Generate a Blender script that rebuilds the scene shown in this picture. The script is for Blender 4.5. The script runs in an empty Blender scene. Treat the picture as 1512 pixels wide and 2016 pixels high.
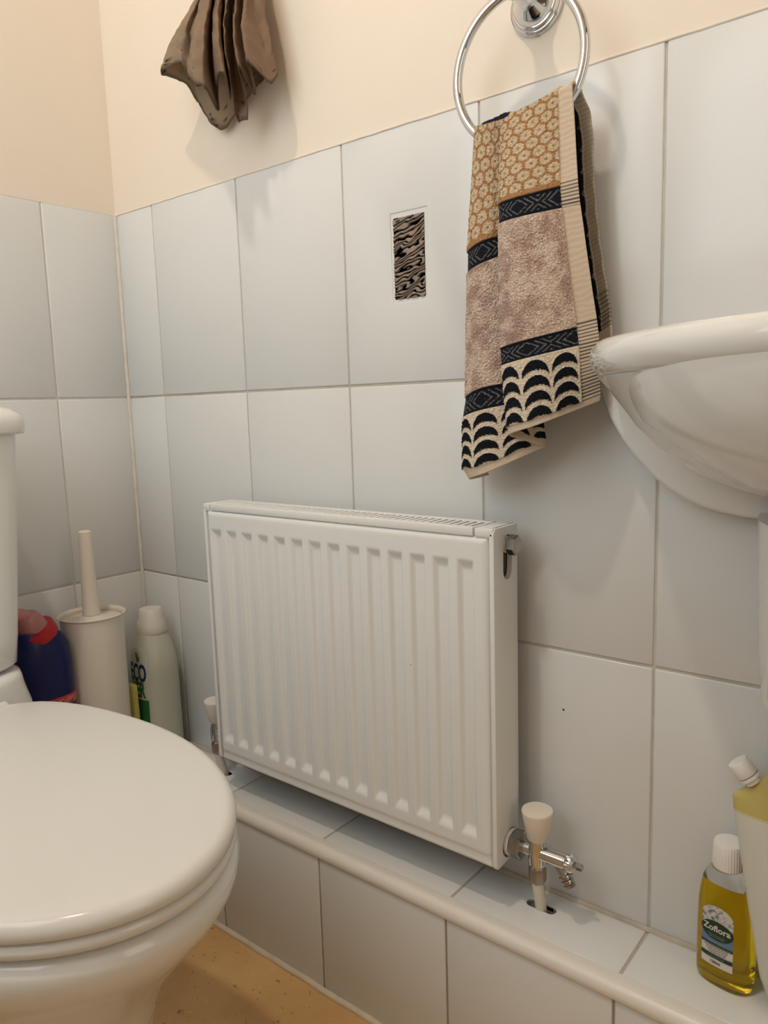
import bpy, bmesh, math, random
import numpy as np
from mathutils import Vector, Matrix, noise

random.seed(4)
rng = np.random.default_rng(4)
SC = bpy.context.scene
C = SC.collection
PI = math.pi

# ------------------------------------------------------------------ camera
cam_d = bpy.data.cameras.new('camera')
cam_d.sensor_fit = 'VERTICAL'
cam_d.sensor_height = 36.0
cam_d.lens = 1492.63 / 2016 * 36.0
cam_d.clip_start = 0.02
cam = bpy.data.objects.new('camera', cam_d)
C.objects.link(cam)
_r = Vector((0.78022922, 0.62474161, -0.03066425))
_u = Vector((-0.06403573, 0.12854742, 0.98963376))
_f = Vector((-0.6222072, 0.77017757, -0.14030224))
M = Matrix((_r, _u, -_f)).transposed().to_4x4()
M.translation = Vector((1.15737, -0.75032, 0.77863))
cam.matrix_world = M
SC.camera = cam

# ------------------------------------------------------------------ view, world, lights
SC.view_settings.view_transform = 'Standard'
SC.view_settings.look = 'None'
SC.view_settings.gamma = 1.0
SC.view_settings.use_curve_mapping = False
SC.view_settings.exposure = 0.0
EXPO = -1.3

world = bpy.data.worlds.new('world')
world.use_nodes = True
world.node_tree.nodes['Background'].inputs['Color'].default_value = (0.6, 0.7, 0.8, 1)
world.node_tree.nodes['Background'].inputs['Strength'].default_value = 0.05
SC.world = world

LAMP_POS = (0.62, -0.80, 2.30)
LAMP_W = 18.0
LAMP_COL = (1.0, 0.845, 0.67)
WIN_W = 7.0
FILL_W = 4.0
FILL_COL = (1.0, 0.86, 0.69)
WIN_COL = (0.76, 0.91, 1.0)
ld = bpy.data.lights.new('ceiling_lamp_light', 'AREA')
ld.shape = 'DISK'
ld.size = 0.08
ld.energy = LAMP_W
ld.color = LAMP_COL
lo = bpy.data.objects.new('ceiling_lamp_light', ld)
lo.location = LAMP_POS
C.objects.link(lo)
wd = bpy.data.lights.new('window_daylight', 'AREA')
wd.shape = 'RECTANGLE'
wd.size = 0.60
wd.size_y = 1.05
wd.energy = WIN_W
wd.color = WIN_COL
wo = bpy.data.objects.new('window_daylight', wd)
wo.location = (0.55, -1.03, 1.475)
wo.rotation_euler = (PI / 2, 0, 0)          # faces +Y, into the room
C.objects.link(wo)
hd = bpy.data.lights.new('warm_fill', 'AREA')
hd.shape = 'RECTANGLE'
hd.size = 0.50
hd.size_y = 1.30
hd.energy = FILL_W
hd.color = FILL_COL
ho = bpy.data.objects.new('warm_fill', hd)
ho.location = (1.995, -0.57, 1.15)
ho.rotation_euler = (PI / 2, 0, PI / 2)     # added warm fill, faces -X to brighten the left wall
C.objects.link(ho)

# ------------------------------------------------------------------ materials
def lin(r, g, b):
    f = lambda c: (c / 12.92 if c <= 0.04045 else ((c + 0.055) / 1.055) ** 2.4)
    return (f(r / 255), f(g / 255), f(b / 255))

def mat(name, col, rough=0.5, metal=0.0, spec=0.5, coat=0.0, trans=0.0, ior=1.45, alpha=1.0,
        bump=0.0, bscale=200.0, mottle=0.0, mscale=8.0, sss=0.0, emit=None, estr=0.0, attr=None, bdist=0.001):
    m = bpy.data.materials.new(name)
    m.use_nodes = True
    nt = m.node_tree
    b = nt.nodes['Principled BSDF']
    b.inputs['Base Color'].default_value = (*col, 1)
    b.inputs['Roughness'].default_value = rough
    b.inputs['Metallic'].default_value = metal
    b.inputs['Specular IOR Level'].default_value = spec
    b.inputs['Coat Weight'].default_value = coat
    b.inputs['Coat Roughness'].default_value = 0.05
    b.inputs['Transmission Weight'].default_value = trans
    b.inputs['IOR'].default_value = ior
    b.inputs['Alpha'].default_value = alpha
    if sss:
        b.inputs['Subsurface Weight'].default_value = sss
        b.inputs['Subsurface Radius'].default_value = (0.01, 0.01, 0.01)
    if emit:
        b.inputs['Emission Color'].default_value = (*emit, 1)
        b.inputs['Emission Strength'].default_value = estr
    tc = nt.nodes.new('ShaderNodeTexCoord')
    if attr:
        a = nt.nodes.new('ShaderNodeAttribute')
        a.attribute_name = attr
        nt.links.new(a.outputs['Color'], b.inputs['Base Color'])
    elif mottle:
        n = nt.nodes.new('ShaderNodeTexNoise')
        n.inputs['Scale'].default_value = mscale
        n.inputs['Detail'].default_value = 6
        n.inputs['Roughness'].default_value = 0.65
        nt.links.new(tc.outputs['Object'], n.inputs['Vector'])
        r = nt.nodes.new('ShaderNodeValToRGB')
        r.color_ramp.elements[0].position = 0.3
        r.color_ramp.elements[1].position = 0.7
        r.color_ramp.elements[0].color = (*[c * (1 - mottle) for c in col], 1)
        r.color_ramp.elements[1].color = (*[min(1, c * (1 + mottle)) for c in col], 1)
        nt.links.new(n.outputs['Fac'], r.inputs['Fac'])
        nt.links.new(r.outputs['Color'], b.inputs['Base Color'])
    if bump:
        n2 = nt.nodes.new('ShaderNodeTexNoise')
        n2.inputs['Scale'].default_value = bscale
        n2.inputs['Detail'].default_value = 3
        nt.links.new(tc.outputs['Object'], n2.inputs['Vector'])
        bp = nt.nodes.new('ShaderNodeBump')
        bp.inputs['Strength'].default_value = bump
        bp.inputs['Distance'].default_value = bdist
        nt.links.new(n2.outputs['Fac'], bp.inputs['Height'])
        nt.links.new(bp.outputs['Normal'], b.inputs['Normal'])
    return m

PAINT = mat('cream_wall_paint', (0.84, 0.755, 0.65), 0.6, bump=0.25, bscale=60, mottle=0.015, mscale=3)
TILE = mat('white_wall_tile', (0.728, 0.742, 0.740), 0.20, spec=0.45, bump=0.04, bscale=25, mottle=0.012, mscale=4)
GROUT = mat('aged_grout', (0.49, 0.445, 0.37), 0.8, bump=0.4, bscale=300, mottle=0.18, mscale=18)
GROUT_A = mat('wall_tile_grout', (0.56, 0.525, 0.46), 0.8, bump=0.3, bscale=300, mottle=0.14, mscale=18)
GROUT_W = mat('pale_grout', (0.72, 0.68, 0.61), 0.7, bump=0.3, bscale=300, mottle=0.1, mscale=20)
CAULK = mat('cream_caulk', (0.70, 0.63, 0.52), 0.5, bump=0.3, bscale=90, mottle=0.08, mscale=30)
TRIM = mat('white_plastic_trim', (0.78, 0.75, 0.70), 0.3, bump=0.02)
PORC = mat('white_glazed_ceramic', (0.775, 0.78, 0.76), 0.10, spec=0.5, coat=0.3, bump=0.02, bscale=12)
SEATP = mat('white_seat_plastic', (0.73, 0.725, 0.70), 0.13, spec=0.5, bump=0.015, bscale=10)
RADP = mat('white_radiator_enamel', (0.80, 0.82, 0.815), 0.28, spec=0.5, bump=0.03, bscale=120)
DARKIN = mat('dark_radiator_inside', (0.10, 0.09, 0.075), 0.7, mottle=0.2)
CHROME = mat('polished_chrome', (0.66, 0.69, 0.73), 0.08, metal=1.0, bump=0.01, bscale=40)
CHROME_D = mat('worn_chrome', (0.42, 0.41, 0.40), 0.22, metal=1.0, bump=0.15, bscale=300, mottle=0.2, mscale=60)
BRASS = mat('dull_nickel', (0.34, 0.31, 0.27), 0.4, metal=0.9, bump=0.1, mottle=0.3, mscale=80)
KNOB = mat('cream_knob_plastic', (0.80, 0.73, 0.63), 0.35, bump=0.02)
PIPEP = mat('cream_painted_pipe', (0.74, 0.68, 0.60), 0.45, bump=0.3, bscale=200, mottle=0.06, mscale=80)
HOLE = mat('dark_hole_lining', (0.07, 0.035, 0.015), 0.8, mottle=0.3, mscale=60)
WHITEP = mat('white_cap_plastic', (0.84, 0.83, 0.80), 0.35, bump=0.02)
FROST = mat('frosted_white_plastic', (0.86, 0.80, 0.72), 0.4, sss=0.4, trans=0.12, bump=0.03)
DOORM = mat('brown_wood_door', (0.16, 0.09, 0.05), 0.4, mottle=0.25, mscale=6)
LAMPG = mat('lamp_diffuser_glass', (0.9, 0.85, 0.75), 0.4, emit=(1, 0.82, 0.6), estr=4.0, mottle=0.01)
PANE_W = mat('glowing_fill_pane', (0.8, 0.75, 0.7), 0.4, emit=(1.0, 0.82, 0.6), estr=1.2, mottle=0.01)  # emission added to go with the warm fill
PANE = mat('frosted_window_pane', (0.8, 0.85, 0.9), 0.4, emit=(0.86, 0.93, 1.0), estr=2.5, mottle=0.01)

def floor_mat():
    m = mat('tan_stone_vinyl', (0.30, 0.18, 0.08), 0.4)
    nt = m.node_tree; b = nt.nodes['Principled BSDF']
    tc = nt.nodes['Texture Coordinate']
    n = nt.nodes.new('ShaderNodeTexNoise'); n.inputs['Scale'].default_value = 7; n.inputs['Detail'].default_value = 8
    nt.links.new(tc.outputs['Object'], n.inputs['Vector'])
    r = nt.nodes.new('ShaderNodeValToRGB')
    e = r.color_ramp.elements
    e[0].position = 0.32; e[0].color = (0.60, 0.37, 0.16, 1)
    e[1].position = 0.72; e[1].color = (0.80, 0.53, 0.255, 1)
    nt.links.new(n.outputs['Fac'], r.inputs['Fac'])
    n2 = nt.nodes.new('ShaderNodeTexNoise'); n2.inputs['Scale'].default_value = 95; n2.inputs['Detail'].default_value = 5
    nt.links.new(tc.outputs['Object'], n2.inputs['Vector'])
    r2 = nt.nodes.new('ShaderNodeValToRGB')
    e = r2.color_ramp.elements
    e[0].position = 0.29; e[0].color = (0.45, 0.42, 0.4, 1)
    e[1].position = 0.38; e[1].color = (1, 1, 1, 1)
    e2 = r2.color_ramp.elements.new(0.67); e2.color = (1, 1, 1, 1)
    e3 = r2.color_ramp.elements.new(0.76); e3.color = (1.35, 1.4, 1.5, 1)
    nt.links.new(n2.outputs['Fac'], r2.inputs['Fac'])
    mx = nt.nodes.new('ShaderNodeMix'); mx.data_type = 'RGBA'; mx.blend_type = 'MULTIPLY'
    mx.inputs['Factor'].default_value = 1
    nt.links.new(r.outputs['Color'], mx.inputs['A']); nt.links.new(r2.outputs['Color'], mx.inputs['B'])
    nt.links.new(mx.outputs['Result'], b.inputs['Base Color'])
    return m
FLOORM = floor_mat()

# ------------------------------------------------------------------ object helpers
BASE = {}

def props(o, label=None, cat=None, group=None, kind=None):
    if label: o['label'] = label
    if cat: o['category'] = cat
    if group: o['group'] = group
    if kind: o['kind'] = kind
    return o

def thing(name, label, cat, loc, group=None):
    o = bpy.data.objects.new(name, None)
    o.empty_display_size = 0.03
    o.location = loc
    C.objects.link(o)
    BASE[o.name] = Vector(loc)
    return props(o, label, cat, group)

def put(name, bm, mats, parent=None, smooth=True, loc=None, angle=40, label=None):
    """bm: bmesh or mesh whose vertices are in world metres; becomes ONE object"""
    if isinstance(bm, bmesh.types.BMesh):
        me = bpy.data.meshes.new(name)
        bm.to_mesh(me); bm.free()
    else:
        me = bm; me.name = name
    if not isinstance(mats, (list, tuple)): mats = [mats]
    if not me.materials:
        for m in mats: me.materials.append(m)
    base = BASE[parent.name] if parent is not None else Vector(loc or (0, 0, 0))
    me.transform(Matrix.Translation(-base))
    o = bpy.data.objects.new(name, me)
    C.objects.link(o)
    if parent is not None:
        o.parent = parent
    else:
        o.location = base
    BASE[o.name] = base
    if smooth:
        me.shade_smooth()
        if angle < 180:
            me.set_sharp_from_angle(angle=math.radians(angle))
    if label: o['label'] = label
    return o

def bm_box(bm, lo, hi, bevel=0.0, seg=2, mi=0, M=None):
    vs = [bm.verts.new((x, y, z)) for x in (lo[0], hi[0]) for y in (lo[1], hi[1]) for z in (lo[2], hi[2])]
    idx = [(0, 1, 3, 2), (4, 6, 7, 5), (0, 4, 5, 1), (2, 3, 7, 6), (0, 2, 6, 4), (1, 5, 7, 3)]
    fs = [bm.faces.new([vs[i] for i in q]) for q in idx]
    for f in fs: f.material_index = mi
    allv = set(vs)
    if bevel:
        es = list({e for f in fs for e in f.edges})
        res = bmesh.ops.bevel(bm, geom=es, offset=bevel, segments=seg, profile=0.5, affect='EDGES', clamp_overlap=True)
        for f in res['faces']: f.material_index = mi
        allv = {v for v in allv if v.is_valid} | {v for f in res['faces'] for v in f.verts}
    if M is not None:
        bmesh.ops.transform(bm, matrix=M, verts=list(allv))
    return bm

def box(lo, hi, bevel=0.0, seg=2, M=None):
    return bm_box(bmesh.new(), lo, hi, bevel, seg, 0, M)

def bm_rings(bm, rings, closed=True, cap0=True, cap1=True, mi=0):
    """rings: list of lists of points, skinned in order"""
    vr = [[bm.verts.new(p) for p in r] for r in rings]
    n = len(vr[0])
    for a, b in zip(vr[:-1], vr[1:]):
        for i in range(n if closed else n - 1):
            j = (i + 1) % n
            f = bm.faces.new((a[i], a[j], b[j], b[i])); f.material_index = mi
    if cap0: f = bm.faces.new(list(reversed(vr[0]))); f.material_index = mi
    if cap1: f = bm.faces.new(vr[-1]); f.material_index = mi
    return vr

def frame_from(axis):
    a = Vector(axis).normalized()
    t = Vector((0, 0, 1)) if abs(a.z) < 0.9 else Vector((1, 0, 0))
    x = t.cross(a).normalized()
    y = a.cross(x)
    return x, y, a

def lathe(prof, origin=(0, 0, 0), axis=(0, 0, 1), seg=48, bm=None, cap0=True, cap1=True, mi=0, ang0=0.0, rfun=None):
    """prof: list of (radius, height) along axis"""
    bm = bm or bmesh.new()
    x, y, a = frame_from(axis)
    o = Vector(origin)
    rings = []
    for r, h in prof:
        rr = []
        for i in range(seg):
            t = 2 * PI * i / seg + ang0
            q = r * (rfun(t, h) if rfun else 1.0)
            rr.append(o + a * h + x * (q * math.cos(t)) + y * (q * math.sin(t)))
        rings.append(rr)
    bm_rings(bm, rings, True, cap0, cap1, mi)
    bmesh.ops.recalc_face_normals(bm, faces=bm.faces)
    return bm

def tube(path, r, seg=16, bm=None, closed=False):
    bm = bm or bmesh.new()
    pts = [Vector(p) for p in path]
    n = len(pts)
    rings = []
    prevx = None
    for i in range(n):
        if closed: d = pts[(i + 1) % n] - pts[i - 1]
        else: d = pts[min(i + 1, n - 1)] - pts[max(i - 1, 0)]
        d.normalize()
        if prevx is None:
            x, y, _ = frame_from(d)
        else:
            x = (prevx - d * prevx.dot(d)).normalized(); y = d.cross(x)
        prevx = x
        rings.append([pts[i] + x * r * math.cos(2 * PI * k / seg) + y * r * math.sin(2 * PI * k / seg) for k in range(seg)])
    if closed:
        vr = [[bm.verts.new(p) for p in rr] for rr in rings]
        for i in range(n):
            a, b = vr[i], vr[(i + 1) % n]
            for k in range(seg):
                bm.faces.new((a[k], a[(k + 1) % seg], b[(k + 1) % seg], b[k]))
    else:
        bm_rings(bm, rings)
    bmesh.ops.recalc_face_normals(bm, faces=bm.faces)
    return bm

def sell(cx, cy, a, b, n, seg, z, rot=0.0, a2=None):
    """superellipse ring in plan; a2 = semi-axis on the -x half"""
    out = []
    c, s = math.cos(rot), math.sin(rot)
    for i in range(seg):
        t = 2 * PI * i / seg
        ct, st = math.cos(t), math.sin(t)
        ax = a if ct >= 0 or a2 is None else a2
        x = math.copysign(abs(ct) ** (2 / n), ct) * ax
        y = math.copysign(abs(st) ** (2 / n), st) * b
        out.append(Vector((cx + c * x - s * y, cy + s * x + c * y, z)))
    return out

def loft(sections, seg=64, cap0=True, cap1=True):
    bm = bmesh.new()
    bm_rings(bm, [sell(*s[1:6], seg, s[0], *(s[6:])) for s in sections], True, cap0, cap1)
    bmesh.ops.recalc_face_normals(bm, faces=bm.faces)
    return bm

def prism(poly, axis, lo, hi, bevel=0.0, seg=2):
    """poly of 2D points extruded along axis 'x','y' or 'z'"""
    bm = bmesh.new()
    def P(p, h):
        return {'x': (h, p[0], p[1]), 'y': (p[0], h, p[1]), 'z': (p[0], p[1], h)}[axis]
    a = [bm.verts.new(P(p, lo)) for p in poly]
    b = [bm.verts.new(P(p, hi)) for p in poly]
    n = len(poly)
    fa = bm.faces.new(a); fb = bm.faces.new(list(reversed(b)))
    for i in range(n):
        bm.faces.new((a[i], b[i], b[(i + 1) % n], a[(i + 1) % n]))
    bmesh.ops.recalc_face_normals(bm, faces=bm.faces)
    if bevel:
        es = list(fa.edges) + list(fb.edges)
        bmesh.ops.bevel(bm, geom=es, offset=bevel, segments=seg, profile=0.5, affect='EDGES', clamp_overlap=True)
    return bm

def grid_mesh(name, P, col=None, closed_u=False):
    """P: (nv, nu, 3) array -> mesh, optional (nv, nu, 3) colour attribute 'pattern'"""
    nv, nu, _ = P.shape
    me = bpy.data.meshes.new(name)
    idx = np.arange(nv * nu).reshape(nv, nu)
    if closed_u: idx = np.concatenate([idx, idx[:, :1]], 1)
    q = np.stack([idx[:-1, :-1], idx[:-1, 1:], idx[1:, 1:], idx[1:, :-1]], -1).reshape(-1, 4)
    me.from_pydata(P.reshape(-1, 3).tolist(), [], q.tolist())
    if col is not None:
        at = me.color_attributes.new('pattern', 'FLOAT_COLOR', 'POINT')
        c4 = np.ones((nv * nu, 4), dtype=np.float32)
        c4[:, :3] = col.reshape(-1, 3)
        at.data.foreach_set('color', c4.ravel())
    me.update()
    return me

def boolean_cut(me, cutter_bm):
    """mesh minus the cutter, evaluated"""
    a = bpy.data.objects.new('tmp_a', me); C.objects.link(a)
    cm = bpy.data.meshes.new('tmp_c'); cutter_bm.to_mesh(cm); cutter_bm.free()
    c = bpy.data.objects.new('tmp_c', cm); C.objects.link(c)
    md = a.modifiers.new('b', 'BOOLEAN'); md.operation = 'DIFFERENCE'; md.object = c; md.solver = 'EXACT'
    dg = bpy.context.evaluated_depsgraph_get()
    out = bpy.data.meshes.new_from_object(a.evaluated_get(dg))
    bpy.data.objects.remove(a); bpy.data.objects.remove(c)
    return out

def text_mesh(s, size, extrude=0.0001, bold=0.0):
    cu = bpy.data.curves.new('txt', 'FONT')
    cu.body = s; cu.size = size; cu.extrude = extrude; cu.offset = bold
    cu.align_x = 'CENTER'; cu.align_y = 'CENTER'; cu.resolution_u = 3
    o = bpy.data.objects.new('txt', cu); C.objects.link(o)
    dg = bpy.context.evaluated_depsgraph_get()
    me = bpy.data.meshes.new_from_object(o.evaluated_get(dg))
    bpy.data.objects.remove(o)
    bm = bmesh.new(); bm.from_mesh(me)
    bmesh.ops.triangulate(bm, faces=bm.faces)
    bmesh.ops.subdivide_edges(bm, edges=bm.edges, cuts=3, use_grid_fill=True)
    bm.to_mesh(me); bm.free()
    return me

def map_mesh(me, fn):
    for v in me.vertices: v.co = fn(v.co)
    me.update()
    return me

# ------------------------------------------------------------------ the room
RX, RY, RZ = 2.05, -1.06, 2.40
ROW = [(1.1004, 0.8034), (0.8034, 0.5034), (0.5034, 0.2092)]
G = 0.0032                                       # grout gap
TT = 0.006

def tile_frame(bm, x0, x1, z0, z1, hx0, hx1, hz0, hz1, y0, y1, mi):
    """a tile in the y plane with a rectangular hole"""
    def ring(y):
        o = [bm.verts.new(p) for p in ((x0, y, z0), (x1, y, z0), (x1, y, z1), (x0, y, z1))]
        h = [bm.verts.new(p) for p in ((hx0, y, hz0), (hx1, y, hz0), (hx1, y, hz1), (hx0, y, hz1))]
        return o, h
    of, hf = ring(y0); ob, hb = ring(y1)
    fs = []
    for i in range(4):
        j = (i + 1) % 4
        fs.append(bm.faces.new((of[i], of[j], hf[j], hf[i])))
        fs.append(bm.faces.new((of[i], ob[i], ob[j], of[j])))
        fs.append(bm.faces.new((hf[i], hf[j], hb[j], hb[i])))
    for f in fs: f.material_index = mi
    es = [e for e in {e for f in fs for e in f.edges} if abs(e.verts[0].co.y - y0) < 1e-6 and abs(e.verts[1].co.y - y0) < 1e-6
          and ((e.verts[0] in of and e.verts[1] in of) or (e.verts[0] in hf and e.verts[1] in hf))]
    r = bmesh.ops.bevel(bm, geom=es, offset=0.0014, segments=2, profile=0.5, affect='EDGES')
    for f in r['faces']: f.material_index = mi

# right wall (long wall with the radiator): plane y = 0, room on -y
bm = bmesh.new()
bm_box(bm, (-0.1, 0.0016, 0), (RX + 0.1, 0.10, RZ), mi=1)                    # grout bed
bm_box(bm, (-0.02, 0.0004, 1.1000), (RX + 0.1, 0.0016, RZ), mi=0)            # paint skim
xs = [0.0, 0.1, 0.3, 0.5, 0.7, 0.9, 1.1, 1.3, 1.5, 1.7, 1.9, 2.05]
HX0, HX1, HZ0, HZ1 = 0.5748, 0.6282, 0.9000, 1.0040
for (zt, zb) in ROW:
    for a, b in zip(xs[:-1], xs[1:]):
        j = random.uniform(-0.0003, 0.0003)
        x0, x1 = a + 0.0012, b - 0.0012
        if a == 0.5 and zt > 1.0:
            tile_frame(bm, x0, x1, zb + G / 2, zt - 0.0004, HX0, HX1, HZ0, HZ1, 0.0, TT, 2)
        else:
            bm_box(bm, (x0, j, zb + G / 2), (x1, TT + j, zt - (G / 2 if zt < 1.0 else 0.0004)), 0.0014, 2, mi=2)
wall_r = put('wall_right', bm, [PAINT, GROUT_A, TILE], angle=50)
props(wall_r, 'white tiled wall with cream paint above, behind the radiator', 'wall', kind='structure')

# left wall: plane x = 0, room on +x
bm = bmesh.new()
bm_box(bm, (-0.10, RY - 0.1, 0), (-0.0016, 0.0016, RZ), mi=1)
bm_box(bm, (-0.0016, RY - 0.1, 1.1000), (-0.0004, 0.0004, RZ), mi=0)
ys = [0.0, -0.1274, -0.3274, -0.5274, -0.7274, -0.9274, RY]
for (zt, zb) in ROW:
    for a, b in zip(ys[:-1], ys[1:]):
        j = random.uniform(-0.0003, 0.0003)
        bm_box(bm, (-TT + j, b + 0.0012, zb + G / 2), (j, a - 0.0012, zt - (G / 2 if zt < 1.0 else 0.0004)), 0.0014, 2, mi=2)
wall_l = put('wall_left', bm, [PAINT, GROUT_W, TILE], angle=50)
props(wall_l, 'white tiled wall with cream paint above, behind the toilet cistern', 'wall', kind='structure')

bm = bmesh.new()
bm_box(bm, (-0.1, RY - 0.1, 0), (RX + 0.1, RY, RZ), mi=0)
for i in range(11):
    for (zt, zb) in [(1.1, 0.8), (0.8, 0.5), (0.5, 0.2), (0.2, 0.0)]:
        bm_box(bm, (i * 0.2 - 0.1 + G / 2, RY - 0.002, zb + G / 2), (i * 0.2 + 0.1 - G / 2, RY + 0.004, zt - G / 2), 0.001, 1, mi=1)
props(put('wall_back', bm, [PAINT, TILE], angle=50), 'wall behind the camera with a frosted window', 'wall', kind='structure')
props(put('wall_front', box((RX, RY - 0.1, 0), (RX + 0.1, 0.1, RZ)), PAINT, smooth=False), 'cream wall with the door, opposite the toilet', 'wall', kind='structure')
props(put('floor', box((-0.1, RY - 0.1, -0.08), (RX + 0.1, 0.1, 0.0)), FLOORM, smooth=False), 'tan mottled stone-effect floor', 'floor', kind='structure')
props(put('ceiling', box((-0.1, RY - 0.1, RZ), (RX + 0.1, 0.1, RZ + 0.08)), PAINT, smooth=False), 'cream painted ceiling', 'ceiling', kind='structure')

# window in the wall behind the camera
w = thing('window_1', 'white framed frosted window behind the camera', 'window', (0.55, RY, 1.375)); w['kind'] = 'structure'
bm = bmesh.new()
for lo_, hi_ in [((0.20, RY, 0.90), (0.25, RY + 0.03, 2.05)), ((0.85, RY, 0.90), (0.90, RY + 0.03, 2.05)),
                 ((0.25, RY, 0.90), (0.85, RY + 0.03, 0.95)), ((0.25, RY, 2.0), (0.85, RY + 0.03, 2.05))]:
    bm_box(bm, lo_, hi_, 0.004)
put('window_frame', bm, WHITEP, w)
put('window_pane', box((0.25, RY + 0.001, 0.95), (0.85, RY + 0.012, 2.0)), PANE, w, smooth=False)
# door on the far short wall
d = thing('door_1', 'brown wooden door with an added glowing pane, opposite the toilet', 'door', (RX, -0.55, 0)); d['kind'] = 'structure'
bm = bmesh.new()
for lo_, hi_ in [((RX - 0.035, -0.95, 0.005), (RX - 0.001, -0.82, 1.98)), ((RX - 0.035, -0.32, 0.215), (RX - 0.001, -0.19, 1.98)),
                 ((RX - 0.035, -0.82, 0.005), (RX - 0.001, -0.32, 0.50)), ((RX - 0.035, -0.82, 1.80), (RX - 0.001, -0.32, 1.98))]:
    bm_box(bm, lo_, hi_, 0.003)
put('door_leaf', bm, DOORM, d)
put('door_fill_pane', box((RX - 0.022, -0.82, 0.50), (RX - 0.016, -0.32, 1.80)), PANE_W, d, smooth=False)  # glowing pane added as warm fill towards the left wall
bm = bmesh.new()
for lo_, hi_ in [((RX - 0.045, -1.02, 0), (RX - 0.001, -0.95, 2.05)), ((RX - 0.045, -0.19, 0.215), (RX - 0.001, -0.12, 2.05)), ((RX - 0.045, -0.95, 1.98), (RX - 0.001, -0.19, 2.05))]:
    bm_box(bm, lo_, hi_, 0.004)
put('door_frame', bm, WHITEP, d)
# ceiling lamp
l = thing('ceiling_lamp', 'round ceiling lamp above the toilet', 'lamp', (LAMP_POS[0], LAMP_POS[1], RZ))
put('lamp_base', lathe([(0.05, 0), (0.05, -0.02), (0.012, -0.03), (0.012, -0.075)], (LAMP_POS[0], LAMP_POS[1], RZ)), WHITEP, l)
put('lamp_shade', lathe([(0.012, 0.025), (0.06, 0.02), (0.075, 0.008), (0.072, 0.004)], LAMP_POS), LAMPG, l)

# ------------------------------------------------------------------ tiled ledge along both walls
LZ = 0.2092
LD = -0.080                                       # ledge inner line
FY = -0.0965                                      # ledge front face
LX = 0.20                                         # depth of the ledge on the left wall
bm = bmesh.new()
bm_box(bm, (0.0, RY, 0.0), (LX - 0.003, FY + 0.003, LZ - 0.0016), mi=0)
lx = [0.0, 0.1, 0.298, 0.4945, 0.698, 0.9, 1.1, 1.3, 1.5, 1.7, 1.9, RX]
for a, b in zip(lx[:-1], lx[1:]):
    if a in (0.1, 0.698): continue
    bm_box(bm, (a + G / 2, LD + 0.0006, LZ - 0.006), (b - G / 2, -0.0035, LZ), 0.0010, 2, mi=1)
fx = [LX - 0.003, 0.2965, 0.5, 0.701, 0.9, 1.1, 1.3, 1.5, 1.7, 1.9, RX]
for a, b in zip(fx[:-1], fx[1:]):
    bm_box(bm, (a + G / 2, FY, 0.003), (b - G / 2, FY + 0.006, LZ - 0.0125), 0.0010, 2, mi=1)
for a, b in zip(ys[1:-1], ys[2:]):
    bm_box(bm, (0.002, b + G / 2, LZ - 0.006), (LX - 0.01, a - G / 2, LZ), 0.0010, 2, mi=1)
    bm_box(bm, (LX - 0.006, b + G / 2, 0.003), (LX, a - G / 2, LZ - 0.0125), 0.0010, 2, mi=1)
bm_box(bm, (0.002, -0.1274 + G / 2, LZ - 0.006), (LX - 0.01, LD - 0.001, LZ), 0.0010, 2, mi=1)
def slot_cutter(cx, cy, half, r, z0, z1):
    pts = []
    for k in range(13):
        t = PI / 2 + PI * k / 12
        pts.append((cx - half + r * math.cos(t), cy + r * math.sin(t)))
    for k in range(13):
        t = -PI / 2 + PI * k / 12
        pts.append((cx + half + r * math.cos(t), cy + r * math.sin(t)))
    return prism(pts, 'z', z0, z1)
HOLES = [(0.7900, -0.0335, 0.0115, 0.0065), (0.2375, -0.0350, 0.0095, 0.0065)]
def add_cut(bm, lo_, hi_, bev, mi, holes):
    """a box with pipe slots cut through it, joined into bm"""
    b_ = box(lo_, hi_, bev)
    m_ = bpy.data.meshes.new('cut'); b_.to_mesh(m_); b_.free()
    for h in holes: m_ = boolean_cut(m_, slot_cutter(*h, 0.12, 0.30))
    for p_ in m_.polygons: p_.material_index = mi
    bm.from_mesh(m_)
add_cut(bm, (0.0, FY + 0.003, 0.0), (RX, 0.0016, LZ - 0.0016), 0.0, 0, HOLES)
add_cut(bm, (0.1 + G / 2, LD + 0.0006, LZ - 0.006), (0.298 - G / 2, -0.0035, LZ), 0.0010, 1, HOLES[1:])
add_cut(bm, (0.698 + G / 2, LD + 0.0006, LZ - 0.006), (0.9 - G / 2, -0.0035, LZ), 0.0010, 1, HOLES[:1])
ledge = put('trim_1', bm, [GROUT, TILE], angle=50)
props(ledge, 'low tiled ledge boxing in the pipes under the radiator', 'ledge', kind='structure')
# rounded plastic nosing along the ledge edge
prof = [(LD, LZ + 0.0004)]
for k in range(9):
    t = PI / 2 - PI * k / 8 * 0.62
    prof.append((-0.0885 - 0.0115 * math.cos(t) , LZ - 0.0105 + 0.0112 * math.sin(t)))
prof += [(FY - 0.0010, LZ - 0.0145), (FY + 0.004, LZ - 0.0145), (FY + 0.004, LZ - 0.006), (LD, LZ - 0.006)]
props(put('trim_2', prism(prof, 'x', LX - 0.005, RX), TRIM), 'rounded white plastic nosing along the ledge edge', 'trim', kind='structure')
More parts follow.
